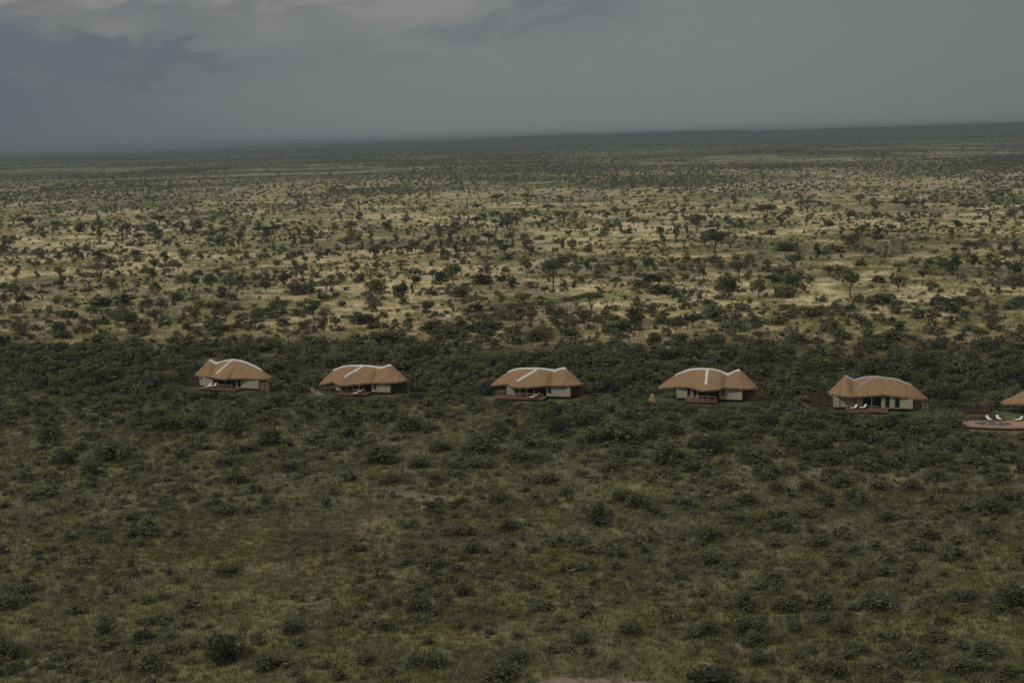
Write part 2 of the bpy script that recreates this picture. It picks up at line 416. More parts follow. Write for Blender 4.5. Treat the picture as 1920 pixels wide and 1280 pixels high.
PR = np.random.default_rng(4)
def proto_mesh(name, V, Fq, C, mat):
    me = bpy.data.meshes.new(name)
    me.vertices.add(len(V)); me.vertices.foreach_set('co', V.astype(np.float32).ravel())
    me.loops.add(Fq.size); me.loops.foreach_set('vertex_index', Fq.astype(np.int32).ravel())
    me.polygons.add(len(Fq)); me.polygons.foreach_set('loop_start', np.arange(0, Fq.size, 4, dtype=np.int32))
    me.materials.append(mat)
    a = me.attributes.new('tint', 'FLOAT_COLOR', 'POINT')
    a.data.foreach_set('color', np.concatenate([C, np.ones((len(C), 1))], 1).astype(np.float32).ravel())
    me.update(calc_edges=True); return me
def stems_mesh(r):
    m = MB()
    for i in range(5):
        a = r.random() * 6.28; d = r.uniform(.12, .3)
        m.tube([(0.02 * math.cos(a), .02 * math.sin(a), -.02), (d * .5 * math.cos(a), d * .5 * math.sin(a), .3), (d * math.cos(a), d * math.sin(a), .62)], [.018, .012, .005], 4)
    me = bpy.data.meshes.new('stems'); me.from_pydata(m.v, [], m.f); me.materials.append(M_BARK); return me

TREE_PROTO, STUFF_TREE, FAR_TREE = {}, {}, []
for kind, nvar, nl, lf in (('A', 5, 620, .050), ('B', 5, 560, .050), ('D', 4, 330, .060), ('E', 3, 26, .04)):
    TREE_PROTO[kind], STUFF_TREE[kind] = [], []
    for v in range(nvar):
        lobes, limbs = limbs_tree(PR, kind)
        V, Fq, C = leaf_cloud(PR, lobes, nl, lf, zmin=.1)
        tm = trunk_mb(limbs); tme = bpy.data.meshes.new('trunk'); tme.from_pydata(tm.v, [], tm.f); tme.materials.append(M_BARK)
        TREE_PROTO[kind].append((proto_mesh('crown', V, Fq, C, M_LEAF), tme))
        V, Fq, C = leaf_cloud(PR, lobes, max(14, nl // 7), lf * 2.0, zmin=.1)
        z0 = np.array([(-.03, 0, 0), (.03, 0, 0), (.02, 0, .5), (-.02, 0, .5), (0, -.03, 0), (0, .03, 0), (0, .02, .5), (0, -.02, .5)])
        STUFF_TREE[kind].append((V, Fq, C, z0, np.arange(8).reshape(2, 4)))
BUSH_PROTO, STUFF_BUSH, FAR_BUSH = [], [], []
for v in range(9):
    lb = lobes_bush(PR, 6 + v % 3)
    V, Fq, C = leaf_cloud(PR, lb, 900, .048, .3)
    BUSH_PROTO.append((proto_mesh('foliage', V, Fq, C, M_LEAF), stems_mesh(PR)))
    V, Fq, C = leaf_cloud(PR, lb, 130, .105, .3)
    STUFF_BUSH.append((V, Fq, C))
    V, Fq, C = leaf_cloud(PR, lb, 22, .22, .3)
    FAR_BUSH.append((V, Fq, C))
for v in range(8):
    lobes, limbs = limbs_tree(PR, 'AB'[v % 2])
    V, Fq, C = leaf_cloud(PR, lobes, 13, .17, zmin=.1)
    FAR_TREE.append((V, Fq, C))

class Stuff:
    """gathers copies of prototypes into one mesh"""
    def __init__(s): s.V, s.F, s.C, s.M, s.n = [], [], [], [], 0
    def put(s, proto, x, y, z, wd, ht, col, mi=0):
        V, Fq, C = proto; k = len(x)
        if not k: return
        a = rng.random(k) * 2 * math.pi; ca, sa = np.cos(a)[:, None], np.sin(a)[:, None]
        X = (V[:, 0] * ca - V[:, 1] * sa) * wd[:, None] + x[:, None]
        Y = (V[:, 0] * sa + V[:, 1] * ca) * wd[:, None] + y[:, None]
        Z = V[:, 2] * ht[:, None] + z[:, None]
        s.V.append(np.stack([X, Y, Z], -1).reshape(-1, 3).astype(np.float32))
        s.F.append((Fq[None] + (np.arange(k) * len(V))[:, None, None] + s.n).reshape(-1, Fq.shape[1]))
        s.C.append((C[None] * col[:, None, :]).reshape(-1, 3).astype(np.float32))
        s.M.append(np.full(len(Fq) * k, mi, np.int32)); s.n += len(V) * k
    def build(s, name, mats, ns=4):
        return tag(big_mesh(name, np.concatenate(s.V), np.concatenate(s.F), np.concatenate(s.C), np.concatenate(s.M), mats, ns), kind='stuff')

# leaf colours (real plants of the place): dark blue-green, olive, yellow-olive, grey-brown
LEAFC = {'dark': C3(.132, .140, .070), 'olive': C3(.150, .152, .074), 'light': C3(.190, .182, .082), 'grey': C3(.145, .145, .096), 'black': C3(.074, .084, .052)}
def leaf_colour(names):
    cc = np.array([LEAFC[n_] for n_ in names])
    return cc * (1 + rng.normal(0, .09, (len(names), 1))) * (1 + rng.normal(0, .03, (len(names), 3)))

# ---------------------------------------------------------------- where the trees of the plain stand (three thirds of the photograph, 3x: x, foot y, width, height, kind)
T1 = "1070,320,80,50 310,265,60,45 445,300,80,60 530,300,50,80D 715,320,90,90 780,340,70,50 880,315,35,40C 895,250,90,60 1110,280,90,70 1350,330,90,60 1230,375,80,70 1500,335,130,85B 1750,360,60,110D 1690,420,50,50C 1840,430,50,50 165,260,120,60 40,380,80,60 80,350,50,50 385,415,80,50 230,435,80,50 560,450,100,70 620,470,70,55C 200,475,60,40C 110,500,40,35C 930,460,70,70 965,480,70,50C 775,415,80,40C 780,450,70,35C 1040,450,80,60 340,540,70,60 350,600,80,70D 90,555,70,60D 210,555,40,50D 500,600,130,90 560,560,180,90B 640,600,90,60C 630,650,60,100A 735,545,40,50D 860,565,70,80D 1090,625,90,105A 1190,615,80,105A 1290,580,90,60C 1350,590,70,70D 235,670,60,60 100,650,60,70D 95,740,95,55C 25,700,60,90D 590,700,150,60C 690,695,120,65C 510,770,90,70A 405,775,70,50C 715,810,130,100A 530,860,80,90A 310,860,90,70C 100,840,140,60C 885,640,60,80D 985,670,100,55C 1250,650,90,55C 1300,670,90,50C 1600,600,90,90A 1660,640,110,90C 1740,630,120,70C 1810,675,110,55C 1860,620,120,50B 1890,690,60,70 840,700,60,35C 905,720,80,60D 870,790,120,70A 920,830,90,70C 1120,710,70,45C 1095,790,50,70D 1225,730,110,50B 1270,800,90,100A 1225,815,70,45C 1435,830,90,65A 1065,860,90,80D 1600,705,90,45C 1620,910,90,110E 1820,850,70,90D 1760,850,70,45C 1890,840,80,80A 790,850,150,60C 360,880,110,45C 60,290,50,40 240,330,60,50D 1500,300,50,40C 1000,380,50,40D 1300,420,60,40 1560,470,60,40C 1620,440,50,40C 1130,440,60,40D 440,520,50,35C 1430,480,60,40C 1500,560,60,60D"
T2 = "1050,130,120,60B 460,180,50,40 1160,180,70,50 1385,200,50,40 970,215,80,35C 1870,245,40,40 255,285,90,70 365,240,70,50 105,230,60,60 50,280,80,60 550,330,70,100D 480,340,60,50D 705,250,45,30C 830,345,95,60A 900,260,70,40C 920,415,80,65A 310,340,50,45D 170,340,50,60D 100,340,60,50D 30,380,70,60 190,430,90,80D 490,440,60,85A 570,430,40,60D 1795,335,60,85A 1250,370,40,50D 1305,360,45,40C 400,355,45,22C 410,530,110,45C 350,480,80,40C 195,515,60,60A 75,530,70,100D 105,575,80,60C 190,635,110,100C 340,700,110,125A 420,610,70,80A 560,580,100,90C 630,590,110,130A 660,650,130,75C 815,470,90,50B 790,580,120,75C 1045,540,80,110A 1190,600,140,170A 950,600,90,70C 1070,600,80,45C 905,560,80,40C 1440,540,90,70C 1570,500,70,60A 1620,480,60,60C 1715,480,80,45C 1740,600,110,90A 1670,600,110,60C 1780,590,150,75B 1540,590,70,65A 1310,610,40,60D 1450,650,60,60D 1660,690,80,50C 1800,640,170,60C 1880,660,90,60C 1545,730,60,45C 1400,740,150,110B 1320,720,90,80B 1180,750,100,55C 1160,710,80,45C 900,700,70,70D 990,760,100,70B 1030,700,110,70A 1050,790,100,60A 760,740,160,90B 700,740,70,25C 230,770,70,45C 170,740,110,90E 480,770,90,100A 500,840,150,65C 410,725,60,30C 660,785,60,35C 820,840,180,70C 780,860,50,40C 940,855,60,40C 1110,890,170,85C 1230,840,130,90B 1370,830,120,110B 1290,880,120,60C 1550,840,170,55C 1680,740,120,60C 1655,840,110,130A 1550,785,60,35C 1570,880,110,40C 1765,835,40,35C 1820,870,70,50C 1880,880,80,130A 1800,810,70,60A 645,880,100,60C 550,900,90,60C 70,910,110,65C 250,900,180,75C 110,800,140,65C 245,825,50,30C 1850,920,90,25C 430,1000,140,85C 1110,260,70,35B 1480,290,50,45D 1640,230,60,35C 1320,215,40,45D 640,260,70,40C 870,120,80,50 1720,150,70,45B 1240,130,60,50D 1580,200,60,45 1120,330,50,30C 720,400,60,40C 1390,385,50,30C"
T3 = "180,405,160,140A 80,290,90,110A 145,180,60,60A 480,240,120,115B 555,250,60,85D 705,175,130,75B 290,145,50,70D 365,160,25,40D 1000,130,70,50B 1085,130,70,35C 1230,270,80,75A 895,310,50,60D 1545,285,60,75A 1610,280,50,50D 1750,300,60,45D 1660,195,70,40B 1580,180,60,60A 1310,140,40,40A 585,390,160,60C 435,350,50,35D 960,360,110,75C 1080,350,50,50A 860,400,130,50C 1250,405,60,45D 1185,370,40,35D 1045,430,60,60A 1000,480,80,55C 1350,330,80,25C 1640,360,150,28C 1790,390,60,50D 1460,490,120,65D 1640,490,60,75D 1765,510,90,75A 1890,480,60,50C 1540,500,80,85D 1310,480,70,50D 630,500,120,95A 550,560,110,80A 620,590,110,80C 320,540,140,100A 255,620,160,110C 250,670,90,50C 430,660,90,120A 115,540,60,75D 30,470,60,50A 190,470,60,45C 940,640,140,150A 1220,510,100,40B 1210,620,120,95A 570,650,180,70C 720,555,60,40C 680,620,60,50D 1140,690,220,65C 1180,720,90,45C 1390,620,100,60A 1440,700,160,55C 1580,700,150,55C 1640,640,120,50C 1780,620,160,60B 1880,590,120,85C 1860,720,130,65C 1320,770,140,58C 1570,765,60,30C 1740,830,150,75B 1600,840,120,38C 1700,900,110,38C 1890,860,60,45C 1420,860,150,48C 1000,720,50,70E 980,770,100,42C 1040,820,90,55C 850,860,80,80A 1200,840,130,55B 710,760,110,62C 590,770,120,48C 580,720,110,38C 850,715,80,32C 770,680,80,35C 330,730,130,55C 160,770,190,70C 20,720,60,55C 10,650,50,55C 95,660,40,35C 455,760,60,45D 390,760,60,35C 520,810,80,45C 240,840,80,48C 60,830,120,85A 640,850,40,30C 700,855,50,25C 200,950,150,110C 240,1010,110,65C 555,960,90,65C 430,900,90,55A 790,930,90,80E 1190,900,150,65C 1050,880,100,55C 910,890,100,45C 1400,240,60,30C 700,240,50,45D 1700,350,60,35C 340,260,60,35C 820,250,70,25C 1440,210,40,35D 1500,130,60,40B 1850,200,60,40C"
rt = random.Random(3)
plants = []        # x, y, width, height, kind (A round crown, B flat top, C thicket to the ground, D slim upright, E bare), colour
def add_plants(txt, ox):
    for e in txt.split():
        kd = e[-1] if e[-1].isalpha() else rt.choice('AABD')
        a = [float(q) for q in e.rstrip('ABCDE').split(',')]
        px, py = ox + a[0] / 3, 340 + a[1] / 3
        x, y, d = ground_at(px, py)
        m = d / FOC / 3
        plants.append([x, y, a[2] * m * 1.2, max(1.2, a[3] * m * 1.07), kd, rt.choice(['dark', 'dark', 'olive', 'olive', 'grey', 'black'])])
add_plants(T1, 0); add_plants(T2, 640); add_plants(T3, 1280)
N_HAND = len(plants)
HX = np.array([p[0] for p in plants]); HY = np.array([p[1] for p in plants])

def scatter(y0, y1, dens, margin=1.22):
    """random points of the sector that the photograph sees (and a margin beside it), dens per square metre"""
    ta = .36 * margin
    n = int(dens * ta * (y1 * y1 - y0 * y0))
    y = np.sqrt(rng.random(n) * (y1 * y1 - y0 * y0) + y0 * y0); x = (rng.random(n) * 2 - 1) * ta * y
    return x, y
LODGE_SPOTS = []   # filled below: places kept clear of plants
def clear_of_lodges(x, y, extra=0.0):
    ok = np.ones(len(x), bool)
    for (lx, ly, th, hl, hw) in LODGE_SPOTS:
        u = (x - lx) * math.cos(th) - (y - ly) * math.sin(th); v = -(x - lx) * math.sin(th) - (y - ly) * math.cos(th)
        ok &= ~((np.abs(u) < hl + extra) & (v > -hw - extra) & (v < hw + (4.4 if hl > 5 else 3.0) + extra))
    return ok
def clear_of_soil(x, y):
    ok = np.ones(len(x), bool)
    for nm, ol in SOIL[:4]:
        P = np.array([ground_at(*p)[:2] for p in ol]); ins = np.zeros(len(x), bool)
        for i in range(len(P)):
            (x1, y1), (x2, y2) = P[i], P[(i + 1) % len(P)]
            cnd = ((y1 > y) != (y2 > y)); ins ^= cnd & (x < (x2 - x1) * (y - y1) / (y2 - y1 + 1e-9) + x1)
        ok &= ~(ins & (rng.random(len(x)) < .86))
    return ok

# ---------------------------------------------------------------- the six thatched lodges
FZ = .55                                              # floor on short stilts
# each lodge was surveyed from an enlarged part of the photograph: origin of that part, enlargement, yaw, a foot point of its front wall,
# ridge line, front eave (with its distance in front of the ridge), and what its front wall holds from left to right
LODGES = [
 dict(o=(320, 640), z=8, yaw=26, foot=(880, 715), cap=M_CAP, cap0=585, cap1=1365,
  ridge=[(358, 497), (470, 385), (585, 268), (690, 318), (760, 302), (850, 280), (930, 270), (1050, 284), (1150, 318), (1250, 360), (1360, 420), (1440, 480), (1512, 545)],
  eave=[(358, 497, 0), (400, 508, 1.6), (520, 514, 3.0), (585, 520, 3.2), (602, 524, 4.9), (700, 548, 5.2), (830, 570, 5.0), (890, 556, 4.4), (925, 532, 3.3), (1100, 546, 3.2), (1300, 556, 2.8), (1440, 556, 1.6), (1512, 545, 0)],
  spine=[(912, 285), (688, 480), 4.1],
  front=[('wall', 440, 520), ('win', 455, 485, 520, 545), ('wall', 520, 645), ('void', 645, 910), ('door', 915, 985), ('door', 1000, 1060), ('wall', 1062, 1320), ('win', 1090, 1140, 535, 570)],
  deck=(440, 1010, 6.0, 0), rail=(690, 900), label='leftmost thatched lodge, roof peak at its left end and a thick white spine'),
 dict(o=(570, 650), z=8, yaw=18, foot=(1060, 712), cap=M_CAP, cap0=440, cap1=1315,
  ridge=[(225, 557), (330, 452), (440, 348), (580, 297), (700, 282), (880, 277), (1000, 285), (1130, 301), (1190, 301), (1255, 274), (1310, 270), (1400, 350), (1480, 420), (1555, 492)],
  eave=[(225, 557, 0), (265, 552, 1.3), (330, 540, 2.4), (430, 514, 3.0), (462, 546, 5.0), (540, 572, 5.3), (650, 572, 5.0), (850, 552, 4.1), (1030, 531, 3.3), (1200, 534, 3.3), (1400, 527, 2.8), (1500, 514, 1.6), (1555, 492, 0)],
  spine=[(880, 282), (608, 440), 4.0],
  front=[('wall', 480, 560), ('door', 570, 640), ('door', 662, 730), ('void', 735, 1012), ('wall', 1015, 1290), ('win', 1058, 1082, 540, 640), ('win', 1225, 1285, 538, 566)],
  deck=(490, 960, 6.2, 0), rail=(740, 950), label='second lodge from left, thin white spine slanting down over its low front wing'),
 dict(o=(890, 660), z=8, yaw=18, foot=(1200, 706), cap=M_CAP, cap0=500, cap1=1375,
  ridge=[(240, 487), (330, 410), (430, 340), (500, 294), (590, 262), (680, 243), (900, 240), (1000, 242), (1120, 256), (1200, 268), (1320, 232), (1375, 240), (1460, 320), (1550, 405), (1622, 477)],
  eave=[(240, 487, 0), (280, 487, 1.3), (400, 475, 2.6), (505, 472, 3.0), (530, 514, 4.9), (650, 526, 5.2), (800, 523, 4.8), (1000, 506, 3.9), (1100, 491, 3.3), (1300, 498, 3.3), (1500, 491, 2.6), (1580, 484, 1.5), (1622, 477, 0)],
  spine=[(930, 246), (632, 435), 4.1],
  front=[('wall', 485, 600), ('door', 605, 665), ('door', 692, 770), ('void', 780, 1075), ('wall', 1080, 1430), ('win', 1115, 1147, 500, 615), ('win', 1283, 1362, 503, 537)],
  deck=(310, 1060, 6.2, 0), rail=(560, 1050), label='third lodge from left in the middle of the row, white spine slanting left'),
 dict(o=(1210, 660), z=8, yaw=19, foot=(1280, 752), cap=M_CAP, cap0=450, cap1=1425,
  ridge=[(188, 530), (300, 435), (450, 340), (570, 287), (700, 254), (820, 247), (930, 248), (1020, 254), (1110, 275), (1190, 308), (1245, 324), (1310, 295), (1390, 258), (1430, 268), (1530, 365), (1620, 452), (1702, 540)],
  eave=[(188, 530, 0), (240, 530, 1.5), (350, 519, 2.6), (450, 512, 3.1), (600, 514, 3.3), (700, 524, 3.6), (760, 550, 4.6), (850, 573, 5.4), (980, 566, 5.3), (1100, 558, 4.6), (1190, 522, 3.5), (1300, 535, 3.3), (1450, 545, 3.0), (1600, 545, 2.0), (1702, 540, 0)],
  spine=[(932, 258), (908, 482), 4.3],
  front=[('wall', 470, 620), ('win', 530, 570, 520, 548), ('door', 625, 690), ('door', 712, 778), ('void', 790, 1112), ('wall', 1115, 1450), ('win', 1158, 1182, 535, 655), ('win', 1342, 1420, 548, 578)],
  deck=(590, 1080, 6.0, 0), rail=(590, 1080), label='fourth lodge from left, broad white spine running straight down its front'),
 dict(o=(1500, 680), z=7.385, yaw=16, foot=(1080, 660), cap=M_CAPG, cap0=620, cap1=1545,
  ridge=[(383, 412), (500, 295), (628, 172), (690, 205), (745, 236), (800, 222), (860, 202), (930, 192), (1060, 190), (1180, 202), (1340, 228), (1450, 267), (1545, 304), (1660, 395), (1772, 496)],
  eave=[(383, 412, 0), (410, 426, 1.5), (460, 436, 2.6), (540, 441, 3.2), (556, 455, 4.7), (650, 463, 5.0), (850, 461, 4.4), (1050, 446, 3.6), (1160, 433, 3.3), (1300, 451, 3.2), (1450, 469, 3.0), (1600, 491, 2.2), (1700, 499, 1.2), (1772, 496, 0)],
  spine=[(985, 235), (575, 445), 4.5], capto=.5,
  front=[('wall', 465, 860), ('win', 548, 556, 470, 610), ('win', 752, 765, 475, 560), ('void', 865, 1128), ('wall', 1130, 1166), ('door', 1172, 1252), ('wall', 1256, 1300), ('door', 1308, 1390), ('wall', 1394, 1560)],
  deck=(625, 1220, 6.4, 0), rail=(950, 1090), label='fifth lodge from left, grey roof ridge and two white loungers on its deck'),
 dict(o=(1760, 700), z=10.667, yaw=15, foot=(2350, 830), cap=M_CAP, cap0=1990, cap1=3400,
  ridge=[(1240, 582), (1420, 490), (1600, 392), (1800, 290), (2000, 200), (2300, 110), (2600, 95), (2900, 130), (3050, 170), (3250, 90), (3450, 280), (3680, 530)],
  eave=[(1240, 582, 0), (1330, 596, 1.6), (1500, 600, 2.8), (1750, 602, 3.2), (2100, 606, 3.4), (2200, 640, 4.8), (2400, 660, 5.3), (2700, 645, 4.6), (2900, 610, 3.4), (3200, 600, 3.2), (3500, 580, 2.0), (3680, 530, 0)],
  spine=[(2500, 105), (2450, 450), 4.1],
  front=[('wall', 1760, 2050), ('door', 2060, 2150), ('door', 2170, 2260), ('void', 2270, 2700), ('wall', 2710, 3150), ('win', 2800, 2830, 640, 780)],
  deck=None, rail=None, label='sixth lodge, cut off by the right edge, only its sloping thatch tip showing'),
]

class Frame:
    """local frame of a lodge: u along the ridge, v out of its front, z up"""
    def __init__(s, L):
        s.L = L; th = s.th = R(L['yaw'])
        s.U = np.array((math.cos(th), -math.sin(th), 0)); s.V = np.array((-math.sin(th), -math.cos(th), 0))
        fx, fy, _ = ground_at(*s.px(*L['foot']))
        s.O = np.array((fx, fy, 0)) - 2.6 * s.V
        s.O[2] = float(height(s.O[0], s.O[1]))
    def px(s, a, b_): return s.L['o'][0] + a / s.L['z'], s.L['o'][1] + b_ / s.L['z']
    def solve(s, a, b_, v):
        d = ray(*s.px(a, b_)); t_ = (v + (s.O - EYE) @ s.V) / (d @ s.V); P = EYE + d * t_
        return (P - s.O) @ s.U, P[2] - s.O[2]
    def on_level(s, a, b_, z):
        d = ray(*s.px(a, b_)); t_ = (z + s.O[2] - CAM_H) / d[2]; P = EYE + d * t_
        return (P - s.O) @ s.U, (P - s.O) @ s.V
    def world(s, u, v, z=0): return s.O + u * s.U + v * s.V + np.array((0, 0, z))

FR = [Frame(L) for L in LODGES]

def pole_fence(fr, u0, v0, u1, v1, h, mat, label, drop=.0):
    """a tight row of upright poles of uneven height"""
    a, b_ = fr.world(u0, v0), fr.world(u1, v1)
    ln = np.linalg.norm(b_ - a); n = int(ln / .13); m = MB(); r_ = random.Random(int(ln * 100))
    e = empty('pole_fence', tuple(a)); ang_ = math.atan2(b_[1] - a[1], b_[0] - a[0]); e.rotation_euler[2] = ang_
    for i in range(n):
        x = (i + .5) * ln / n; y = r_.uniform(-.03, .03); hh = h + r_.uniform(-.12, .12)
        m.tube([(x, y, -.3), (x + r_.uniform(-.02, .02), y, hh)], [r_.uniform(.055, .075)] * 2, 5)
    m.build('pole_panel', mat, e)
    for i in range(3):
        k_ = MB(); k_.tube([(ln * i / 2, -.14, -.4), (ln * i / 2, -.14, h + .1)], .06, 6); k_.build('post', M_DKWOOD, e)
    for z_ in (.35, h - .3):
        rl = MB(); rl.tube([(0, -.10, z_), (ln, -.10, z_)], .035, 5); rl.build('rail', M_DKWOOD, e)
    return tag(e, label, 'fence')

def make_lounger(mat_c):
    root = empty('sun_lounger', (0, 0, 0))
    a = MB(); a.box(0, 1.25, -.33, .33, .34, .45); a.build('seat_cushion', mat_c, root)
    m = MB(); c_, s_ = math.cos(R(50)), math.sin(R(50)); q = lambda l, o: (1.22 + l * c_ - o * s_, .36 + l * s_ + o * c_)
    pts = [q(0, 0), q(.82, 0), q(.82, .10), q(0, .10)]
    m.add([(x, y, z) for y in (-.33, .33) for x, z in pts], [(0, 1, 2, 3), (7, 6, 5, 4), (0, 4, 5, 1), (1, 5, 6, 2), (2, 6, 7, 3), (3, 7, 4, 0)])
    m.build('back_cushion', mat_c, root)
    f = MB(); f.box(0, 1.9, -.36, -.31, .24, .32); f.box(0, 1.9, .31, .36, .24, .32); f.box(0, .06, -.31, .31, .24, .32); f.box(1.84, 1.9, -.31, .31, .24, .32)
    f.tube([(1.8, 0, .3), (1.62, 0, .84)], .03, 5)
    f.build('frame', M_DKWOOD, root)
    for x in (.12, 1.72):
        for y in (-.335, .335):
            l_ = MB(); l_.box(x - .03, x + .03, y - .025, y + .025, 0, .24); l_.build('leg', M_DKWOOD, root)
    return root
def copy_tree(o, parent=None):
    c_ = o.copy(); COL.objects.link(c_)
    if parent is not None: c_.parent = parent
    for ch in o.children: copy_tree(ch, c_)
    return c_
LOUNGER = []
def lounger(fr, a, b_, head_deg, label):
    """a lounger on the deck; head_deg turns its head end, 0 = along the ridge to the right, 90 = to the back"""
    u, v = fr.on_level(a, b_, FZ + .3)
    o = make_lounger(M_CUSH) if not LOUNGER else copy_tree(LOUNGER[0])
    LOUNGER.append(o)
    th = R(head_deg) - fr.th
    p = fr.world(u, v, FZ); d = np.array((math.cos(th), math.sin(th), 0)); p = p - .76 * d
    o.location = tuple(p); o.rotation_euler = (0, 0, th); o.scale = (.8, .8, .8)
    tag(o, label, 'lounger', 'sun loungers on the lodge decks')

def build_lodge(L, fr):
    root = empty('thatched_lodge', tuple(fr.O), -fr.th)
    tag(root, L['label'], 'lodge', 'thatched lodges in a row')
    rd = [fr.solve(a, b_, 0) for a, b_ in L['ridge']]
    ev = [(*fr.solve(a, b_, v), v) for a, b_, v in L['eave']]
    ru, rz = np.array([p[0] for p in rd]), np.array([p[1] for p in rd])
    eu, ez, evv = (np.array([p[i] for p in ev]) for i in range(3))
    o_ = np.argsort(eu, kind='stable'); eu, ez, evv = eu[o_], ez[o_], evv[o_]
    u0, u1 = ru[0], ru[-1]; eu[0], eu[-1] = u0, u1; ez[0], ez[-1] = rz[0], rz[-1]
    uc, hl = (u0 + u1) / 2, (u1 - u0) / 2
    n = 150
    us = uc - hl * np.cos(np.linspace(0, math.pi, n))
    us = .5 * us + .5 * np.linspace(u0, u1, n)
    def sm(uq, x, y, wdt):                              # smoothed interpolation along the roof
        k_ = np.linspace(-1, 1, 7) * wdt
        return np.mean([np.interp(np.clip(uq + d, x[0], x[-1]), x, y) for d in k_], axis=0)
    wid = .28
    zr = sm(us, ru, rz, wid); zf = sm(us, eu, ez, .22); vf = sm(us, eu, evv, .22)
    end = np.clip(np.minimum(us - u0, u1 - us) / .6, 0, 1)
    zr = np.interp(us, ru, rz) * (1 - end) + zr * end; zf = np.interp(us, eu, ez) * (1 - end) + zf * end; vf = np.interp(us, eu, evv) * (1 - end) + vf * end
    s_ = np.clip(np.abs((us - uc) / hl), 0, 1)
    vb = 3.2 * (1 - s_ ** 2.6) ** .55
    zb = 2.55 + (np.where(us < uc, rz[0], rz[-1]) - 2.55) * s_ ** 6
    zf = np.minimum(zf, zr); zb = np.minimum(zb, zr)
    (a0, b0), (a1, b1), v1 = L['spine']
    su0, sz0 = fr.solve(a0, b0, .25); su1, sz1 = fr.solve(a1, b1, v1)
    TF, TB = 16, 9
    mid_ = slice(3, -2); cand = [i for i in range(2, len(rz) - 2) if rz[i] < rz[i - 1] and rz[i] <= rz[i + 1]]
    sadd = ru[cand[0]] if cand else uc; right = sadd > uc
    def surface(i, t_):
        if t_ <= 0:
            t_ = -t_; return -vb[i] * t_, zr[i] + (zb[i] - zr[i]) * (.88 * t_ + .12 * t_ * t_)
        v = vf[i] * t_; z = zr[i] + (zf[i] - zr[i]) * (.90 * t_ + .10 * t_ * t_)
        tau = v / v1
        usp = su0 + (su1 - su0) * tau; zsp = sz0 + (sz1 - sz0) * tau
        fade = 1 - float(sstep(np.array(tau), .95, 1.22))
        dz = max(0, min(1.5, zsp - .04 - z)) * fade * math.exp(-((us[i] - usp) / (1.15 if us[i] > usp else .5)) ** 2)
        uv = sadd + (0 if right else .0) + t_ * (-.35 if right else .35)
        return v, z + dz - .80 * t_ * (1 - t_) * 4 * math.exp(-((us[i] - uv) / .7) ** 2)
    ts = np.concatenate([-np.linspace(1, 0, TB, endpoint=False), np.linspace(0, 1, TF)])
    m = len(ts)
    VV, ZZ = np.zeros((n, m)), np.zeros((n, m))
    for i in range(n):
        for j, t_ in enumerate(ts): VV[i, j], ZZ[i, j] = surface(i, t_)
    r_ = np.random.default_rng(int(abs(u0) * 100))
    ZZ += (fbm(np.repeat(us[:, None], m, 1) * 1.1, VV * 1.1, 31, 3) - .5) * .12
    def zs(u, v):
        i = int(np.argmin(np.abs(us - u)))
        return float(np.interp(v, VV[i], ZZ[i]))
    # thatch: upper skin, ragged thick eave, dark underside
    top = [(us[i], -VV[i, j], ZZ[i, j]) for i in range(n) for j in range(m)]
    fs = [(i * m + j, i * m + j + 1, (i + 1) * m + j + 1, (i + 1) * m + j) for i in range(n - 1) for j in range(m - 1)]
    roof = None
    thk = .30
    lowv = [(us[i], -VV[i, j] * .985, ZZ[i, j] - thk * (.9 + .2 * r_.random())) for i in range(n) for j in range(m)]
    off = len(top); mi = [0] * len(fs)
    fl = [(off + a, off + d, off + c_, off + b_) for (a, b_, c_, d) in fs]
    side = []
    for i in range(n - 1):
        for j in (0, m - 1):
            a, b_ = i * m + j, (i + 1) * m + j; side.append((a, b_, off + b_, off + a))
    for j in range(m - 1):
        for i in (0, n - 1):
            a, b_ = i * m + j, i * m + j + 1; side.append((a, b_, off + b_, off + a))
    roof = mesh_obj('thatch_roof', top + lowv, fs + side + fl, [M_THATCH, M_THATCHD], root, mi + [0] * len(side) + [1] * len(fl))
    # plaster caps along ridge and spine: a low rounded strip
    def strip(name, pts, wdt, hgt, mat, across):
        vs_, ff = [], []
        prof = [(-1, -.10), (-.95, .6), (-.5, .95), (0, 1.05), (.5, .95), (.95, .6), (1, -.10)]
        for k_, p in enumerate(pts):
            f_ = 1.0
            for (a, h_) in prof:
                c_ = (p[0] + across[0] * a * wdt * f_, p[1] + across[1] * a * wdt * f_)
                zz = zs(c_[0], -c_[1]); vs_.append((c_[0], c_[1], zz + h_ * hgt))
        q = len(prof)
        for k_ in range(len(pts) - 1):
            for j in range(q - 1): ff.append((k_ * q + j, k_ * q + j + 1, (k_ + 1) * q + j + 1, (k_ + 1) * q + j))
        ff.append(tuple(range(q))); ff.append(tuple(range((len(pts) - 1) * q, len(pts) * q))[::-1])
        return mesh_obj(name, vs_, ff, mat, roof, smooth_=False)
    ca, cb = fr.solve(L['cap0'], 300, 0)[0], fr.solve(L['cap1'], 300, 0)[0]
    strip('ridge_cap', [(u, 0.0) for u in np.linspace(ca, cb, 60)], .27, .12, L['cap'], (0, 1))
    sdir = np.array((su1 - su0, -(v1 - .25))); sdir /= np.linalg.norm(sdir)
    strip('spine_cap', [(su0 + (su1 - su0) * t_, -(.42 + (v1 - .42) * t_)) for t_ in np.linspace(0, L.get('capto', 1), 26)], .27 if L['cap'] is M_CAP else .11, .14 if L['cap'] is M_CAP else .08, L['cap'], (sdir[1], -sdir[0]))
    # body
    VW, VR = 2.6, .9
    xs = [e for e in L['front']]
    span = [fr.solve(x, L['foot'][1] - 60, VW)[0] for e in xs for x in e[1:3]]
    ua, ub = min(span), max(span)
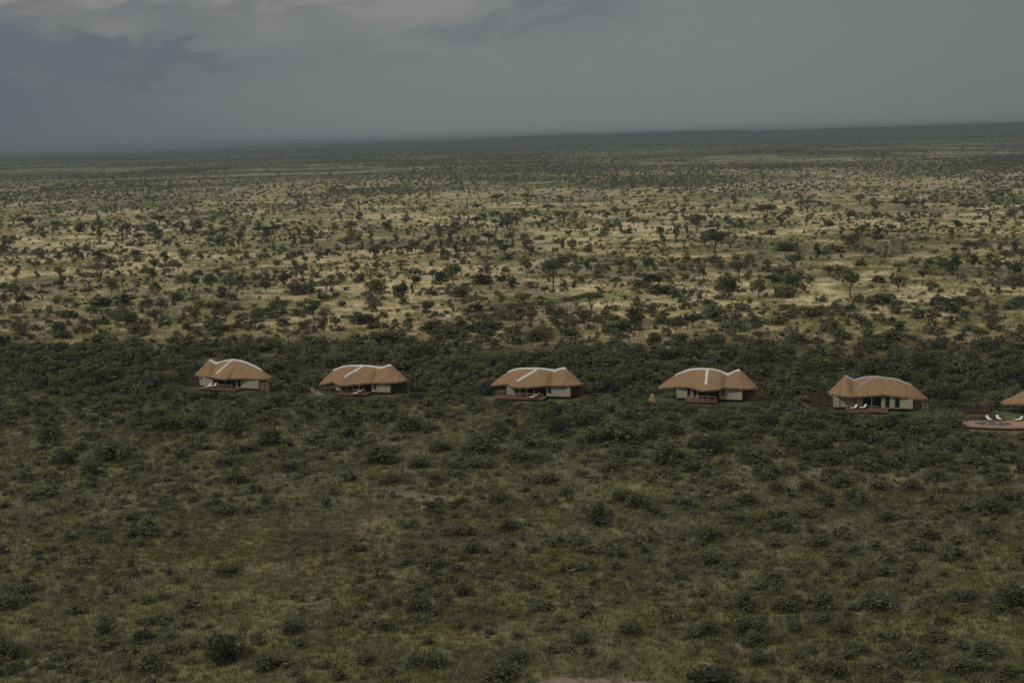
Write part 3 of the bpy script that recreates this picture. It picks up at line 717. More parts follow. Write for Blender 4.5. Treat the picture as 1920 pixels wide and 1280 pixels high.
    fl_ = MB(); fl_.box(ua - .1, ub + .1, -VW - .08, 2.3, FZ - .18, FZ); fl_.build('floor', M_DKWOOD, root)
    for u in np.linspace(ua + .2, ub - .2, 6):
        for v in (VW - .1, -2.1):
            s1 = MB(); s1.tube([(u, -v, -.5), (u, -v, FZ - .18)], .09, 6); s1.build('stilt', M_DKWOOD, root)
    def panel(name, p0, p1, mat, th_=.10, z0=FZ, cap_=None, parent=root):
        """an upright sheet between two plan points whose top follows the roof above it"""
        p0, p1 = np.array(p0, float), np.array(p1, float); k_ = max(2, int(np.linalg.norm(p1 - p0) / .4) + 1)
        d = (p1 - p0) / np.linalg.norm(p1 - p0); nn = np.array((-d[1], d[0])) * th_ / 2
        vs_, ff = [], []
        for i in range(k_):
            p = p0 + (p1 - p0) * i / (k_ - 1); zt = zs(p[0], -p[1]) - .33
            if cap_: zt = min(zt, cap_)
            zt = max(zt, z0 + .2)
            for sg in (-1, 1):
                vs_ += [(*(p + sg * nn), z0), (*(p + sg * nn), zt)]
        for i in range(k_ - 1):
            a = 4 * i; b_ = a + 4
            ff += [(a, b_, b_ + 1, a + 1), (a + 2, a + 3, b_ + 3, b_ + 2), (a + 1, b_ + 1, b_ + 3, a + 3), (a, a + 2, b_ + 2, b_)]
        ff += [(0, 1, 3, 2), tuple(4 * (k_ - 1) + q for q in (0, 2, 3, 1))]
        return mesh_obj(name, vs_, ff, mat, parent)
    vbk = 2.0
    panel('wall', (ua + .6, vbk), (ub - .6, vbk), M_CANVAS)
    panel('wall', (ua, -VW + .06), (ua + .6, vbk - .06), M_CANVAS); panel('wall', (ub, -VW + .06), (ub - .6, vbk - .06), M_CANVAS)
    def opening(kind, ul, ur, zb_, zt, vv, frame_mat, fw):
        f_ = MB(); y0, y1 = -vv - .09, -vv + .02
        f_.box(ul, ul + fw, y0, y1, zb_, zt); f_.box(ur - fw, ur, y0, y1, zb_, zt)
        f_.box(ul + fw, ur - fw, y0, y1, zt - fw, zt); f_.box(ul + fw, ur - fw, y0, y1, zb_, zb_ + fw)
        fo = f_.build(kind, frame_mat, root)
        g_ = MB(); g_.box(ul + fw, ur - fw, -vv - .03, -vv + .0, zb_ + fw, zt - fw); g_.build('pane', M_GLASS, fo)
        return fo
    for e in xs:
        ul, ur = fr.solve(e[1], L['foot'][1] - 70, VW)[0], fr.solve(e[2], L['foot'][1] - 70, VW)[0]
        if e[0] == 'wall':
            panel('wall', (ul, -VW), (ur, -VW), M_CANVAS)
            k_ = max(1, int((ur - ul) / 1.1))
            for i in range(k_ + 1):
                u = ul + .04 + (ur - ul - .08) * i / k_; zt = zs(u, VW) - .36
                pm = MB(); pm.box(u - .035, u + .035, -VW - .10, -VW - .052, FZ - .02, zt); pm.build('wall_batten', M_FRAME, root)
        elif e[0] == 'win':
            ya, yb = fr.solve(e[1], e[3], VW)[1], fr.solve(e[1], e[4], VW)[1]
            zt = min(ya, zs((ul + ur) / 2, VW) - .36)
            opening('window', ul, ur, min(yb, zt - .3), zt, VW + .062, M_DKWOOD, .05)
        elif e[0] == 'door':
            zt = min(FZ + 2.25, zs((ul + ur) / 2, VW) - .34)
            opening('door', ul, ur, FZ + .002, zt, VW, M_FRAME, .09)
            panel('wall', (ul, -VW + .10), (ur, -VW + .10), M_CANVAS, .06, zt)
            st = MB(); st.box(ur + .004, ur + .16, -VW - .07, -VW + .05, FZ, zs(ur + .08, VW) - .34); st.build('wall_post', M_FRAME, root)
        else:
            zt = FZ + 2.3
            panel('wall', (ul, -VW + .06), (ul, -VR), M_CANVAS); panel('wall', (ur, -VW + .06), (ur, -VR), M_CANVAS)
            gz = panel('verandah_glazing', (ul + .06, -VR), (ur - .06, -VR), M_GLASS, .06)
            k_ = 5
            for i in range(k_ + 1):
                u = ul + .1 + (ur - ul - .2) * i / k_; mm = MB(); mm.box(u - .03, u + .03, -VR - .08, -VR - .035, FZ, zs(u, VR) - .4); mm.build('mullion', M_DKWOOD, gz)
            for u in (ul + .5 * (ur - ul),):
                pp = MB(); pp.tube([(u, -vf.max() * .78, FZ - .6), (u, -vf.max() * .78, zs(u, vf.max() * .78) - .3)], .07, 6); pp.build('verandah_post', M_POLE, root)
    # a raking strut under the low end of the roof
    for uu, dd in ((u0 + 1.5, 1.6), (u1 - 1.2, -1.3)):
        z_ = zs(uu, .2) - .35
        if z_ > 1.0:
            st = MB(); st.tube([(uu + dd, -.8, -.3), (uu, -.8, z_)], .08, 6); st.build('strut', M_POLE, root)
    # deck
    if L['deck']:
        xa, xb, vd, _ = L['deck']
        da, db = fr.solve(xa, L['foot'][1] - 20, 4.6)[0], fr.solve(xb, L['foot'][1] - 20, 4.6)[0]
        d_ = MB()
        r2 = random.Random(int(da * 10)); y = -2.36
        pts = [(da, 2.78), (da, vd - 1.0), (da + .9, vd - .1), (da + (db - da) * .55, vd), (db, vd - .35), (db, 2.78)]
        k_ = len(pts); zt, zb_ = FZ - .05, FZ - .22
        dk = mesh_obj('deck', [(u, -v, z_) for z_ in (zb_, zt) for u, v in pts],
                      [tuple(range(k_)), tuple(range(2 * k_ - 1, k_ - 1, -1))] + [(i, (i + 1) % k_, (i + 1) % k_ + k_, i + k_) for i in range(k_)], M_DECK, root)
        for u in np.linspace(da + .25, db - .25, 5):
            s1 = MB(); s1.tube([(u, -vd + .75, -.6), (u, -vd + .75, zb_)], .08, 6); s1.build('stilt', M_DKWOOD, dk)
        if L['rail']:
            ra, rb = fr.solve(L['rail'][0], L['foot'][1] - 20, vd)[0], fr.solve(L['rail'][1], L['foot'][1] - 20, vd)[0]
            rl = MB(); k_ = max(3, int((rb - ra) / 1.4))
            ra, rb = max(ra, da + 1.0), min(rb, db - .1)
            for i in range(k_ + 1):
                u = ra + (rb - ra) * i / k_; rl.box(u - .04, u + .04, -vd + .38, -vd + .46, zt, zt + .95)
            rl.tube([(ra, -vd + .42, zt + .98), (rb, -vd + .42, zt + .98)], .065, 5); rl.tube([(ra, -vd + .42, zt + .5), (rb, -vd + .42, zt + .5)], .025, 5)
            rl.build('railing', M_POLE, dk)
    return root, zs, (uc, hl)

for L, fr in zip(LODGES, FR):
    root, zs, (uc, hl) = build_lodge(L, fr)
    p = fr.world(uc, 0)
    LODGE_SPOTS.append((p[0], p[1], fr.th, hl + .2, 3.6))

# the pool deck of the sixth lodge, with its plunge pool
fr = FR[5]
pd = [fr.on_level(a, b_, FZ) for a, b_ in [(450, 985), (560, 950), (800, 940), (1200, 950), (1500, 935), (2000, 950), (2300, 1000), (2100, 1065), (1500, 1075), (1100, 1068), (800, 1055), (600, 1040), (500, 1022)]]
um, vm_ = [(min(q[i] for q in pd) + max(q[i] for q in pd)) / 2 for i in (0, 1)]
p = fr.world(um, vm_); LODGE_SPOTS.append((p[0], p[1], fr.th, (max(q[0] for q in pd) - min(q[0] for q in pd)) / 2, (max(q[1] for q in pd) - min(q[1] for q in pd)) / 2 - .5))
k_ = len(pd); zt, zb_ = FZ, FZ - .28
e = empty('pool_deck', tuple(fr.O), -fr.th); tag(e, 'pale curved pool deck with small plunge pool beside the sixth lodge', 'deck')
dk = mesh_obj('deck_platform', [(u, -v, z_) for z_ in (zb_, zt) for u, v in pd], [tuple(range(k_)), tuple(range(2 * k_ - 1, k_ - 1, -1))] + [(i, (i + 1) % k_, (i + 1) % k_ + k_, i + k_) for i in range(k_)], M_DECKP, e)
cu, cv = fr.on_level(1085, 1002, FZ); ru_ = abs(fr.on_level(1450, 1010, FZ)[0] - fr.on_level(725, 990, FZ)[0]) / 2
pw = [(cu + ru_ * math.cos(a) * 1.0, cv + 1.25 * math.sin(a) * (1 + .15 * math.cos(a)), FZ + .022) for a in np.linspace(0, 2 * math.pi, 40, endpoint=False)]
mesh_obj('pool_water', [(u, -v, z_) for u, v, z_ in pw], [tuple(range(39, -1, -1))], M_WATER, e)
rim = MB(); rim.tube([(u, -v, FZ + .01) for u, v, z_ in pw] + [(pw[0][0], -pw[0][1], FZ + .01)], .07, 5); rim.build('pool_rim', M_DKWOOD, e)
for (u, v) in [pd[i] for i in (0, 12, 11, 10, 9, 8)]:
    s1 = MB(); s1.tube([(u + .12, -v + .35, -.7), (u + .12, -v + .35, zb_)], .09, 6); s1.build('stilt', M_DKWOOD, e)
for a, b_ in ((555, 1000), (878, 1045), (1232, 1050)):
    u, v = fr.on_level(a, b_, FZ); s1 = MB(); s1.tube([(u, -v, FZ), (u, -v, FZ + .55)], .05, 5); s1.build('post', M_DKWOOD, e)
ra = [fr.on_level(a, b_, FZ) for a, b_ in ((530, 955), (780, 930))]
rl = MB(); rl.tube([(u, -v, FZ + .85) for u, v in ra], .04, 5)
for u, v in ra: rl.tube([(u, -v, FZ), (u, -v, FZ + .9)], .045, 5)
rl.build('railing', M_POLE, e)

# loungers on the decks
lounger(FR[0], 568, 672, 78, 'white lounger end-on on the deck of the leftmost lodge, the left one')
lounger(FR[0], 655, 664, 78, 'white lounger end-on on the deck of the leftmost lodge, the right one')
lounger(FR[1], 790, 695, 8, 'white lounger seen side-on, nearer one on the second lodge deck')
lounger(FR[1], 850, 664, 8, 'white lounger seen side-on, farther one on the second lodge deck')
lounger(FR[2], 880, 672, 8, 'white lounger with raised back on the third lodge deck, nearer one')
lounger(FR[2], 925, 645, 8, 'white lounger with raised back on the third lodge deck, farther one')
lounger(FR[4], 750, 620, 40, 'white lounger lying slantwise at the left end of the fifth lodge deck')
lounger(FR[4], 880, 615, 40, 'white lounger lying slantwise beside the railing of the fifth lodge deck')
lounger(FR[5], 1000, 905, 118, 'upright white lounger on the pool deck, nearer the dark screen')
lounger(FR[5], 1200, 900, 118, 'upright white lounger on the pool deck, second from the dark screen')
lounger(FR[5], 1610, 915, 25, 'white lounger at the right edge of the photo on the pool deck')

def fence_px(i, xa, xb, yt, yb, v, mat, label):
    fr = FR[i]
    a, b_ = fr.solve(xa, yb, v)[0], fr.solve(xb, yb, v)[0]
    pole_fence(fr, a, v, b_, v, max(1.2, fr.solve(xb, yt, v)[1]), mat, label)
    p = fr.world((a + b_) / 2, v); LODGE_SPOTS.append((p[0], p[1], fr.th, abs(b_ - a) / 2, .4))
fence_px(0, 255, 432, 512, 640, 1.2, M_SCREEN, 'dark pole screen at the left end of the leftmost lodge')
fence_px(0, 1345, 1490, 625, 790, 3.0, M_SCREENT, 'low tan pole screen at the right corner of the leftmost lodge')
fence_px(1, 1300, 1590, 530, 690, .8, M_SCREEN, 'dark pole screen at the right end of the second lodge')
fence_px(2, 1445, 1640, 505, 690, .8, M_SCREEN, 'dark pole screen at the right end of the third lodge')
fence_px(3, 1455, 1700, 550, 740, 1.2, M_SCREEN, 'dark pole screen at the right end of the fourth lodge')
fence_px(4, 148, 380, 418, 598, .4, M_SCREEN, 'dark pole screen at the left end of the fifth lodge')
fence_px(4, 1680, 1790, 560, 650, 1.5, M_SCREENT, 'tan pole screen at the right end of the fifth lodge')
fence_px(5, 515, 1020, 645, 900, 2.6, M_SCREEN, 'wide dark pole screen behind the pool deck loungers')

# ochre termite mounds and unidentified white objects shaped as small lumps
def mound(px, py, wpx, hpx, label, name='termite_mound', mat=None, sd_=0):
    x, y, d = ground_at(px, py); wd, h = wpx * d / FOC, hpx * d / FOC
    vs_, fs = [], []; r_ = np.random.default_rng(sd_ + int(px))
    for k_, (rr, z) in enumerate(((1.15, -.1), (1, .1), (.8, .35), (.62, .6), (.42, .82), (.2, .97))):
        for j in range(14):
            a = 6.283 * j / 14; q = wd / 2 * rr * (1 + .22 * math.sin(3 * a + px) + r_.normal(0, .06))
            vs_.append((q * math.cos(a), q * math.sin(a), h * z * (1 + r_.normal(0, .03))))
    for k_ in range(5):
        for j in range(14): fs.append((k_ * 14 + j, k_ * 14 + (j + 1) % 14, k_ * 14 + 14 + (j + 1) % 14, k_ * 14 + 14 + j))
    fs.append(tuple(70 + j for j in range(14)))
    o = mesh_obj(name, vs_, fs, mat or M_MOUND, smooth_=True); o.location = (x, y, float(height(x, y)))
    return tag(o, label, 'mound' if name == 'termite_mound' else 'stone')
mound(1224, 753, 15, 16, 'ochre earth mound standing left of the fourth lodge')
mound(1303, 679, 14, 9, 'low yellowish earth mound in the bush behind the fourth lodge')
mound(586, 733, 10, 6, 'small ochre heap of earth left of the second lodge')
for k_, (a, b_, s_) in enumerate(((1335, 621, 3.0), (1342, 618, 3.2), (1344, 623, 2.4), (1357, 620, 3.2))):
    o = mound(a, b_, s_, s_ * .8, ['small white stone, leftmost in the cluster between dark bushes beyond the fourth lodge',
        'white stone at the top of the cluster between dark bushes beyond the fourth lodge', 'smallest white stone, lowest in the cluster between bushes beyond the fourth lodge',
        'brightest white stone, rightmost in the cluster between bushes beyond the fourth lodge'][k_], 'white_stone', M_WHITE, k_)
    o['group'] = 'white stones between the bushes'

# ---------------------------------------------------------------- bushes of the near slope (three thirds of the photograph's lower part, 2.37x: x, foot y, width, height, colour)
B1 = "1000,1185,200,155K 660,1225,140,120L 720,1235,90,50G 790,1155,95,100L 650,1095,130,60K 40,1170,130,90D 1180,1215,165,70D 300,1225,100,50O 1190,218,150,80D 1310,168,60,45O 1490,250,75,50D 1390,220,95,55O 1040,160,140,100O 1000,310,130,60G 1020,292,70,45K 500,285,180,110D 290,310,110,80K 410,360,120,80D 200,210,130,80D 450,75,100,55D 1180,70,150,60O 740,150,180,75O 880,160,150,80O 735,475,90,45O 1060,385,150,60D 1290,335,120,60G 70,372,130,50G 230,362,100,40D 200,448,120,50O 340,498,90,55O 860,470,55,25K 835,428,60,40D 990,530,130,60O 1100,528,60,30K 1180,483,70,45D 1120,435,90,50D 560,548,120,50O 640,618,180,55D 790,625,100,50D 805,670,50,40D 610,670,60,40O 1010,795,140,55D 840,1035,80,45O 1490,440,70,80O 1440,495,80,50D 15,700,60,60K 210,750,40,30D 400,600,80,50O 320,640,90,40D 460,650,80,50O 140,470,80,50D 1320,275,80,45D 900,210,60,50D 800,280,90,60O 100,870,160,50G 310,870,90,45D 20,950,140,80D 140,915,90,40D 60,1235,110,60O 650,920,90,45O 730,905,70,40D 1330,1125,90,50O 470,1040,60,40O 870,1130,60,60D 330,965,120,50D"
B2 = "568,705,75,62K 752,605,110,72O 535,885,100,70O 345,955,130,65G 705,1262,200,95D 1060,1100,95,75O 1215,1215,75,65D 170,300,190,95D 345,325,110,60D 430,250,120,60D 600,262,190,100D 590,322,180,60D 770,295,110,60O 840,235,100,55D 1140,560,120,140D 1140,580,110,55K 690,480,110,65D 415,515,90,45K 520,612,190,60G 515,548,60,40D 1320,495,130,80D 1100,215,130,80O 1250,215,250,110D 1430,300,160,120D 1200,75,100,60O 1065,135,110,70D 290,165,130,90D 580,65,90,50O 890,120,100,70D 230,395,130,55O 240,380,140,30K 40,385,100,50D 390,1110,70,50D 595,1045,45,35K 345,1005,70,40D 190,1040,100,60O 975,655,55,40D 1110,695,110,45O 900,950,110,50O 1100,960,110,50G 1350,700,60,50D 1310,670,60,50D 640,550,50,35D 300,590,80,50O 420,400,90,70D 330,1200,120,60G 215,1245,90,50D 100,1190,110,50G 940,1150,80,50O 1010,1150,80,50O 1090,1160,80,50D 960,180,120,80K 880,300,100,60O 680,210,110,70D 460,310,60,40O 900,390,120,60O 1180,340,110,60O 1380,190,120,70D 1480,180,100,80D 1270,270,120,60G 1080,370,60,40D 860,470,70,60O 1000,450,80,60D 1240,470,100,60D 1290,1060,120,70G 400,770,90,50O 250,760,110,40O 1000,790,110,50O 1230,770,90,50O 860,860,60,40O 690,870,70,30O 780,1080,60,40D 440,900,90,40D 1480,480,60,40D 1500,650,60,60O 1380,650,80,40D 1390,880,90,40O 500,620,60,40D"
B3 = "860,945,185,95G 1475,935,170,110K 1400,935,140,60G 1010,1200,120,70G 690,752,110,60O 340,1195,100,60G 90,1285,240,80K 110,640,150,80D 640,470,90,45K 790,475,90,60D 1370,525,170,90D 1250,520,90,55D 1290,310,160,70D 1190,250,110,90G 720,180,120,70D 350,140,110,70D 1090,300,130,70O 560,540,130,60O 300,480,120,60D 130,260,160,90K 320,300,160,90D 480,250,120,80D 640,300,150,80O 820,330,150,80O 960,300,130,70O 120,150,150,90D 560,150,110,60D 900,150,110,70D 1000,150,120,70O 1150,180,110,70D 1300,180,130,60D 1420,170,110,60O 330,860,110,50O 130,750,140,70O 400,820,140,50O 620,950,150,90O 260,960,130,90D 470,960,140,70D 760,850,90,50O 900,800,110,50D 1000,790,90,60D 1100,640,130,60O 1350,620,150,60D 1200,660,110,50O 900,560,110,60O 730,640,100,50O 450,600,140,70D 1100,480,100,50O 1440,470,110,60D 500,1050,90,70D 720,1060,120,70O 900,1080,140,60O 1120,1090,150,60O 1350,1160,140,90O 1160,1010,110,60O 600,1010,110,50G 300,1060,160,90D 120,1060,110,70D 40,1080,90,60D 560,420,110,60O 700,400,130,70D 880,420,110,60O 1010,420,110,60D 1120,380,100,60G 1390,390,120,60O 200,410,140,60O 50,330,130,70D 620,240,110,70D 780,260,110,60D 420,430,110,60O 20,500,110,60D 230,560,130,60O 760,960,60,40K 1400,960,70,50G 1240,910,130,70G 730,1170,70,50D 1450,1250,100,60D 1240,1220,110,60O 880,1220,120,50O 560,1220,110,50O 650,500,60,40K"
BCOL = {'K': 'black', 'D': 'dark', 'O': 'olive', 'L': 'light', 'G': 'grey'}
bushes = []      # x, y, width, height, colour name
for txt, ox in ((B1, 0), (B2, 640), (B3, 1280)):
    for e in txt.split():
        a = [float(q) / 2.37 for q in e[:-1].split(',')]
        x, y, d = ground_at(ox + a[0], 740 + a[1]); m = d / FOC
        hgt = max(.7, (a[3] * m - .3 * a[2] * m * .30) * 1.2); hgt = min(hgt, .8 * a[2] * m)
        bushes.append([x, y, a[2] * m * 1.12, hgt, BCOL[e[-1]]])
keep = clear_of_lodges(np.array([b_[0] for b_ in bushes]), np.array([b_[1] for b_ in bushes]), .3)
bushes = [b_ for b_, k_ in zip(bushes, keep) if k_]
# thickets before and behind the lodges, seen in the photograph as an unbroken belt
def grow(y0, y1, dens, fn, wlo, whi, asp, cols, margin=1.22, clear=1.0):
    x, y = scatter(y0, y1, dens, margin)
    pr = fn(x, y); ok = rng.random(len(x)) < pr
    x, y = x[ok], y[ok]; ok = clear_of_lodges(x, y, clear) & clear_of_soil(x, y); x, y = x[ok], y[ok]
    k_ = len(x); wd = wlo + (whi - wlo) * rng.random(k_) ** 1.8
    ht = wd * (asp[0] + (asp[1] - asp[0]) * rng.random(k_))
    return [[x[i], y[i], wd[i], ht[i], rng.choice(cols)] for i in range(k_)]
DK = ['dark', 'dark', 'olive', 'olive', 'grey', 'black']
belt_fn = lambda x, y: (sstep(zone_q(x, y), 268, 296) * (1 - .78 * sstep(zone_q(x, y), 335, 360)) * (1 - sstep(zone_q(x, y), 390, 460 ))) * (.35 + .65 * sstep(fbm(x / 24, y / 20, 77, 3), .32, .55))
bushes += grow(225, 520, .150, belt_fn, 2.0, 6.0, (.42, .70), DK, clear=1.2)
front_fn = lambda x, y: sstep(zone_q(x, y), 225, 262) * (1 - sstep(zone_q(x, y), 268, 296)) * (.45 + .55 * sstep(x, -60, 40))
bushes += grow(380, 1000, .010, lambda x, y: sstep(zone_q(x, y), 360, 390) * sstep(fbm(x / 30, y / 44, 83, 3), .55, .66), 2.2, 6.0, (.45, .75), DK)      # thickets on the plain
bushes += grow(190, 330, .125, front_fn, 1.6, 4.6, (.42, .66), DK, clear=.1)
rgt_fn = lambda x, y: (1 - sstep(zone_q(x, y), 225, 262)) * (.10 + .9 * sstep(x + .25 * (y - 200), -20, 45)) * sstep(fbm(x / 18, y / 14, 78, 3), .34, .62)
bushes += grow(112, 270, .075, rgt_fn, 1.2, 3.6, (.42, .64), ['dark', 'dark', 'olive', 'olive', 'grey', 'light'])
small_fn = lambda x, y: (1 - sstep(zone_q(x, y), 270, 300)) * sstep(fbm(x / 13, y / 10, 79, 3), .36, .6)
small = grow(112, 300, .25, small_fn, .7, 2.0, (.45, .72), ['dark', 'olive', 'olive', 'light', 'grey'], clear=-1.4)
# low thorn scrub on the pale plain
pl_fn = lambda x, y: sstep(zone_q(x, y), 338, 360) * (.22 + .78 * sstep(fbm(x / 55, y / 60, 80, 4), .45, .62))
scrub = grow(300, 900, .050, pl_fn, .7, 3.0, (.42, .80), ['dark', 'olive', 'light', 'grey', 'grey'])
scrub2 = grow(900, 2300, .015, lambda x, y: .3 + .7 * sstep(fbm(x / 120, y / 260, 81, 4), .42, .60), 1.6, 4.5, (.45, .75), ['dark', 'olive', 'grey'], 1.15)

# more trees between the surveyed ones
def more_trees(y0, y1, dens, fn, margin, kinds, wlo=2.6, whi=7.5, gap=6):
    x, y = scatter(y0, y1, dens, margin); pr = fn(x, y); ok = rng.random(len(x)) < pr; x, y = x[ok], y[ok]
    out = []
    for i in range(len(x)):
        if gap and np.min((HX - x[i]) ** 2 + ((HY - y[i]) * .45) ** 2) < gap ** 2: continue
        kd = rng.choice(kinds); wd = wlo + (whi - wlo) * rng.random() ** 1.7
        ht = wd * {'A': .85, 'B': .72, 'C': .5, 'D': 1.15}[kd] * rng.uniform(.8, 1.25)
        if kd == 'D': wd *= .7
        out.append([x[i], y[i], wd, ht, kd, rng.choice(['dark', 'dark', 'olive', 'olive', 'grey', 'black'])])
    return out
plants += more_trees(350, 1000, .0038, lambda x, y: sstep(zone_q(x, y), 355, 380) * (.25 + .75 * sstep(fbm(x / 80, y / 100, 90, 4), .42, .6)), 1.22, list('AABCCD'), gap=7)
trees_mid = more_trees(1000, 2000, .0058, lambda x, y: .25 + .75 * sstep(fbm(x / 150, y / 300, 91, 4), .42, .6), 1.15, list('AABBC'), gap=0)

plants = [p for p, k_ in zip(plants, clear_of_lodges(np.array([p[0] for p in plants]), np.array([p[1] for p in plants]), 2.5)) if k_]
# thickets are bushes by kind; trees carry a trunk
for p in plants:
    if p[4] == 'C': bushes.append([p[0], p[1], p[2], p[3], p[5]])
trees = [p for p in plants if p[4] != 'C']
# the scrub kept low by the camp in front of the decks
for rows in (bushes, small):
    for b_ in rows:
        for (lx, ly, th, hl, hw) in LODGE_SPOTS:
            u = (b_[0] - lx) * math.cos(th) - (b_[1] - ly) * math.sin(th); v = -(b_[0] - lx) * math.sin(th) - (b_[1] - ly) * math.cos(th)
            if abs(u) < hl + .4 * b_[2] and hw < v < hw + 14:
                b_[3] = min(b_[3], max(.35, .35 + .19 * (v - hw - 2.4)))

def seen_size(rows):
    P = np.array([[r_[0], r_[1], 0] for r_ in rows], float); P[:, 2] = height(P[:, 0], P[:, 1])
    px, py, d = project(P)
    wd = np.array([r_[2] for r_ in rows]); ht = np.array([r_[3] for r_ in rows])
    hw = wd * FOC / d / 2
    inside = (px > -hw * .5) & (px < 1920 + hw * .5) & (py - ht * FOC / d < 1280) & (py > 0)
    return px, py, np.where(inside, wd * ht * (FOC / d) ** 2, 0), P
def pick_largest(rows, n):
    px, py, s_, P = seen_size(rows)
    o_ = np.argsort(-s_); top = [i for i in o_[:n] if s_[i] > 0]; ts_ = set(top)
    return top, [i for i in range(len(rows)) if i not in ts_], px, py, P

ORD = ['leftmost', 'second from left', 'third from left', 'fourth from left', 'fifth from left', 'sixth from left', 'seventh from left', 'eighth from left', 'ninth from left', 'tenth from left',
       'eleventh from left', 'twelfth from left', 'thirteenth from left', 'fourteenth from left', 'fifteenth from left', 'sixteenth from left']
LN = ['first', 'second', 'third', 'fourth', 'fifth', 'sixth']
def column(px):
    b_ = [559, 844, 1167, 1485, 1772]
    return LN[sum(px > q for q in b_)]
def give_labels(items):
    """items: (object, descriptive noun, plural noun, place phrase, px) -> one label each, counted from the left within its kind and place"""
    groups = {}
    for it in items: groups.setdefault((it[1], it[3]), []).append(it)
    for (noun, place), g in groups.items():
        g.sort(key=lambda q: q[4])
        for k_, it in enumerate(g):
            if len(g) == 1: lb = f'{noun} {place}'
            elif len(g) == 2: lb = f'{("left", "right")[k_]} of two {it[2]} {place}'
            elif k_ == len(g) - 1: lb = f'rightmost of {it[2]} {place}'
            else: lb = f'{ORD[min(k_, 15)]} of {it[2]} {place}'
            it[0]['label'] = lb

# ---- trees
top, rest, TPX, TPY, TP = pick_largest(trees, 300)
KN = {'A': ('round-crowned thorn tree', 'round-crowned thorn trees'), 'B': ('flat-topped thorn tree', 'flat-topped thorn trees'), 'D': ('slim upright tree', 'slim upright trees'), 'E': ('bare leafless tree', 'bare leafless trees')}
items = []
for i in top:
    x, y, wd, ht, kd, cn = trees[i]
    root = empty('thorn_tree', (x, y, TP[i, 2] - .03), rng.random() * 6.283)
    root.scale = (wd, wd, ht)
    v = int(rng.integers(len(TREE_PROTO[kd]))); crown, trunk = TREE_PROTO[kd][v]
    o1 = bpy.data.objects.new('crown', crown); o2 = bpy.data.objects.new('trunk', trunk)
    lc = leaf_colour([cn])[0]
    for o_ in (o1, o2): COL.objects.link(o_); o_.parent = root
    o1.color = (*lc, 1)
    root['category'] = 'tree'; root['group'] = 'thorn trees of the savanna'
    py = TPY[i]
    row = ('by the dark bush belt' if py > 610 else 'near on the pale plain' if py > 540 else 'midway on the pale plain' if py > 470 else 'far on the pale plain' if py > 405 else 'beyond the pale plain')
    items.append((root, KN[kd][0], KN[kd][1], f'{row} beyond the {column(TPX[i])} lodge', TPX[i]))
give_labels(items)
# ---- bushes
allb = bushes
top, restb, BPX, BPY, BP = pick_largest(allb, 300)
items = []
CN = {'dark': 'dark green', 'olive': 'olive green', 'light': 'yellow-green', 'grey': 'greyish', 'black': 'blackish green'}
for i in top:
    x, y, wd, ht, cn = allb[i]
    root = empty('bush', (x, y, BP[i, 2] - .03), rng.random() * 6.283); root.scale = (wd, wd, ht)
    v = int(rng.integers(len(BUSH_PROTO))); fol, stm = BUSH_PROTO[v]
    o1 = bpy.data.objects.new('foliage', fol); COL.objects.link(o1); o1.parent = root; o1.color = (*leaf_colour([cn])[0], 1)
    o2 = bpy.data.objects.new('stems', stm); COL.objects.link(o2); o2.parent = root
    root['category'] = 'bush'; root['group'] = 'bushes of the savanna'
    py, px = BPY[i], BPX[i]
    lodge_y = 735 + (px - 430) * .035
    col_ = column(px)
    row = (f'in the pale plain beyond the {col_} lodge' if py < 620 else f'in the dark belt behind the {col_} lodge' if py < lodge_y - 5 else f'close in front of the {col_} lodge' if py < lodge_y + 60
           else f'on the slope below the {col_} lodge' if py < 960 else f'low on the grass below the {col_} lodge' if py < 1110 else f'near the bottom below the {col_} lodge')
    sz = wd * FOC / (BP[i, 1] + 1e-6)
    s_ = 'large ' if wd > 4.2 else 'small ' if wd < 2.4 else ''
    items.append((root, f'{s_}{CN[cn]} bush', f'{s_}{CN[cn]} bushes', row, px))
give_labels(items)

# ---- everything smaller or farther: one mesh of trees, one of scrub
st = Stuff()
def put_rows(stuff, rows, protos, leafless=False):
    if not rows: return
    v = rng.integers(len(protos), size=len(rows))
    xx, yy = np.array([r_[0] for r_ in rows], float), np.array([r_[1] for r_ in rows], float)
    wd, ht = np.array([r_[2] for r_ in rows], float), np.array([r_[3] for r_ in rows], float)
    col_ = leaf_colour([r_[-1] for r_ in rows]); zz = height(xx, yy) - .02
    for k_, pr in enumerate(protos):
        s_ = v == k_
        stuff.put(pr[:3], xx[s_], yy[s_], zz[s_], wd[s_], ht[s_], col_[s_])
        if len(pr) > 3:
            bark = np.broadcast_to(C3(.12, .10, .08), (int(s_.sum()), 3))
            stuff.put((pr[3], pr[4], np.ones((len(pr[3]), 3))), xx[s_], yy[s_], zz[s_], wd[s_], ht[s_], bark)
for kd in 'ABD': put_rows(st, [trees[i] for i in rest if trees[i][4] == kd], STUFF_TREE[kd])
put_rows(st, trees_mid, [STUFF_TREE['A'][0], STUFF_TREE['A'][1], STUFF_TREE['B'][0], STUFF_TREE['B'][1]] if len(trees_mid) < 2500 else FAR_TREE)
def far_rows(y0, y1, dens, wlo, whi, sx, sy, seed, lo, hi, margin=1.12):
    x, y = scatter(y0, y1, dens, margin); ok = rng.random(len(x)) < .12 + .88 * sstep(fbm(x / sx, y / sy, seed, 4), lo, hi); x, y = x[ok], y[ok]
    wd = wlo + (whi - wlo) * rng.random(len(x)) ** 1.6; ht = wd * rng.uniform(.55, .95, len(x))
    cn = rng.choice(['dark', 'olive', 'grey', 'black'], len(x))
    return [[x[i], y[i], wd[i], ht[i], cn[i]] for i in range(len(x))]
put_rows(st, far_rows(2000, 4200, .0052, 3, 8, 220, 500, 93, .42, .58), FAR_TREE)
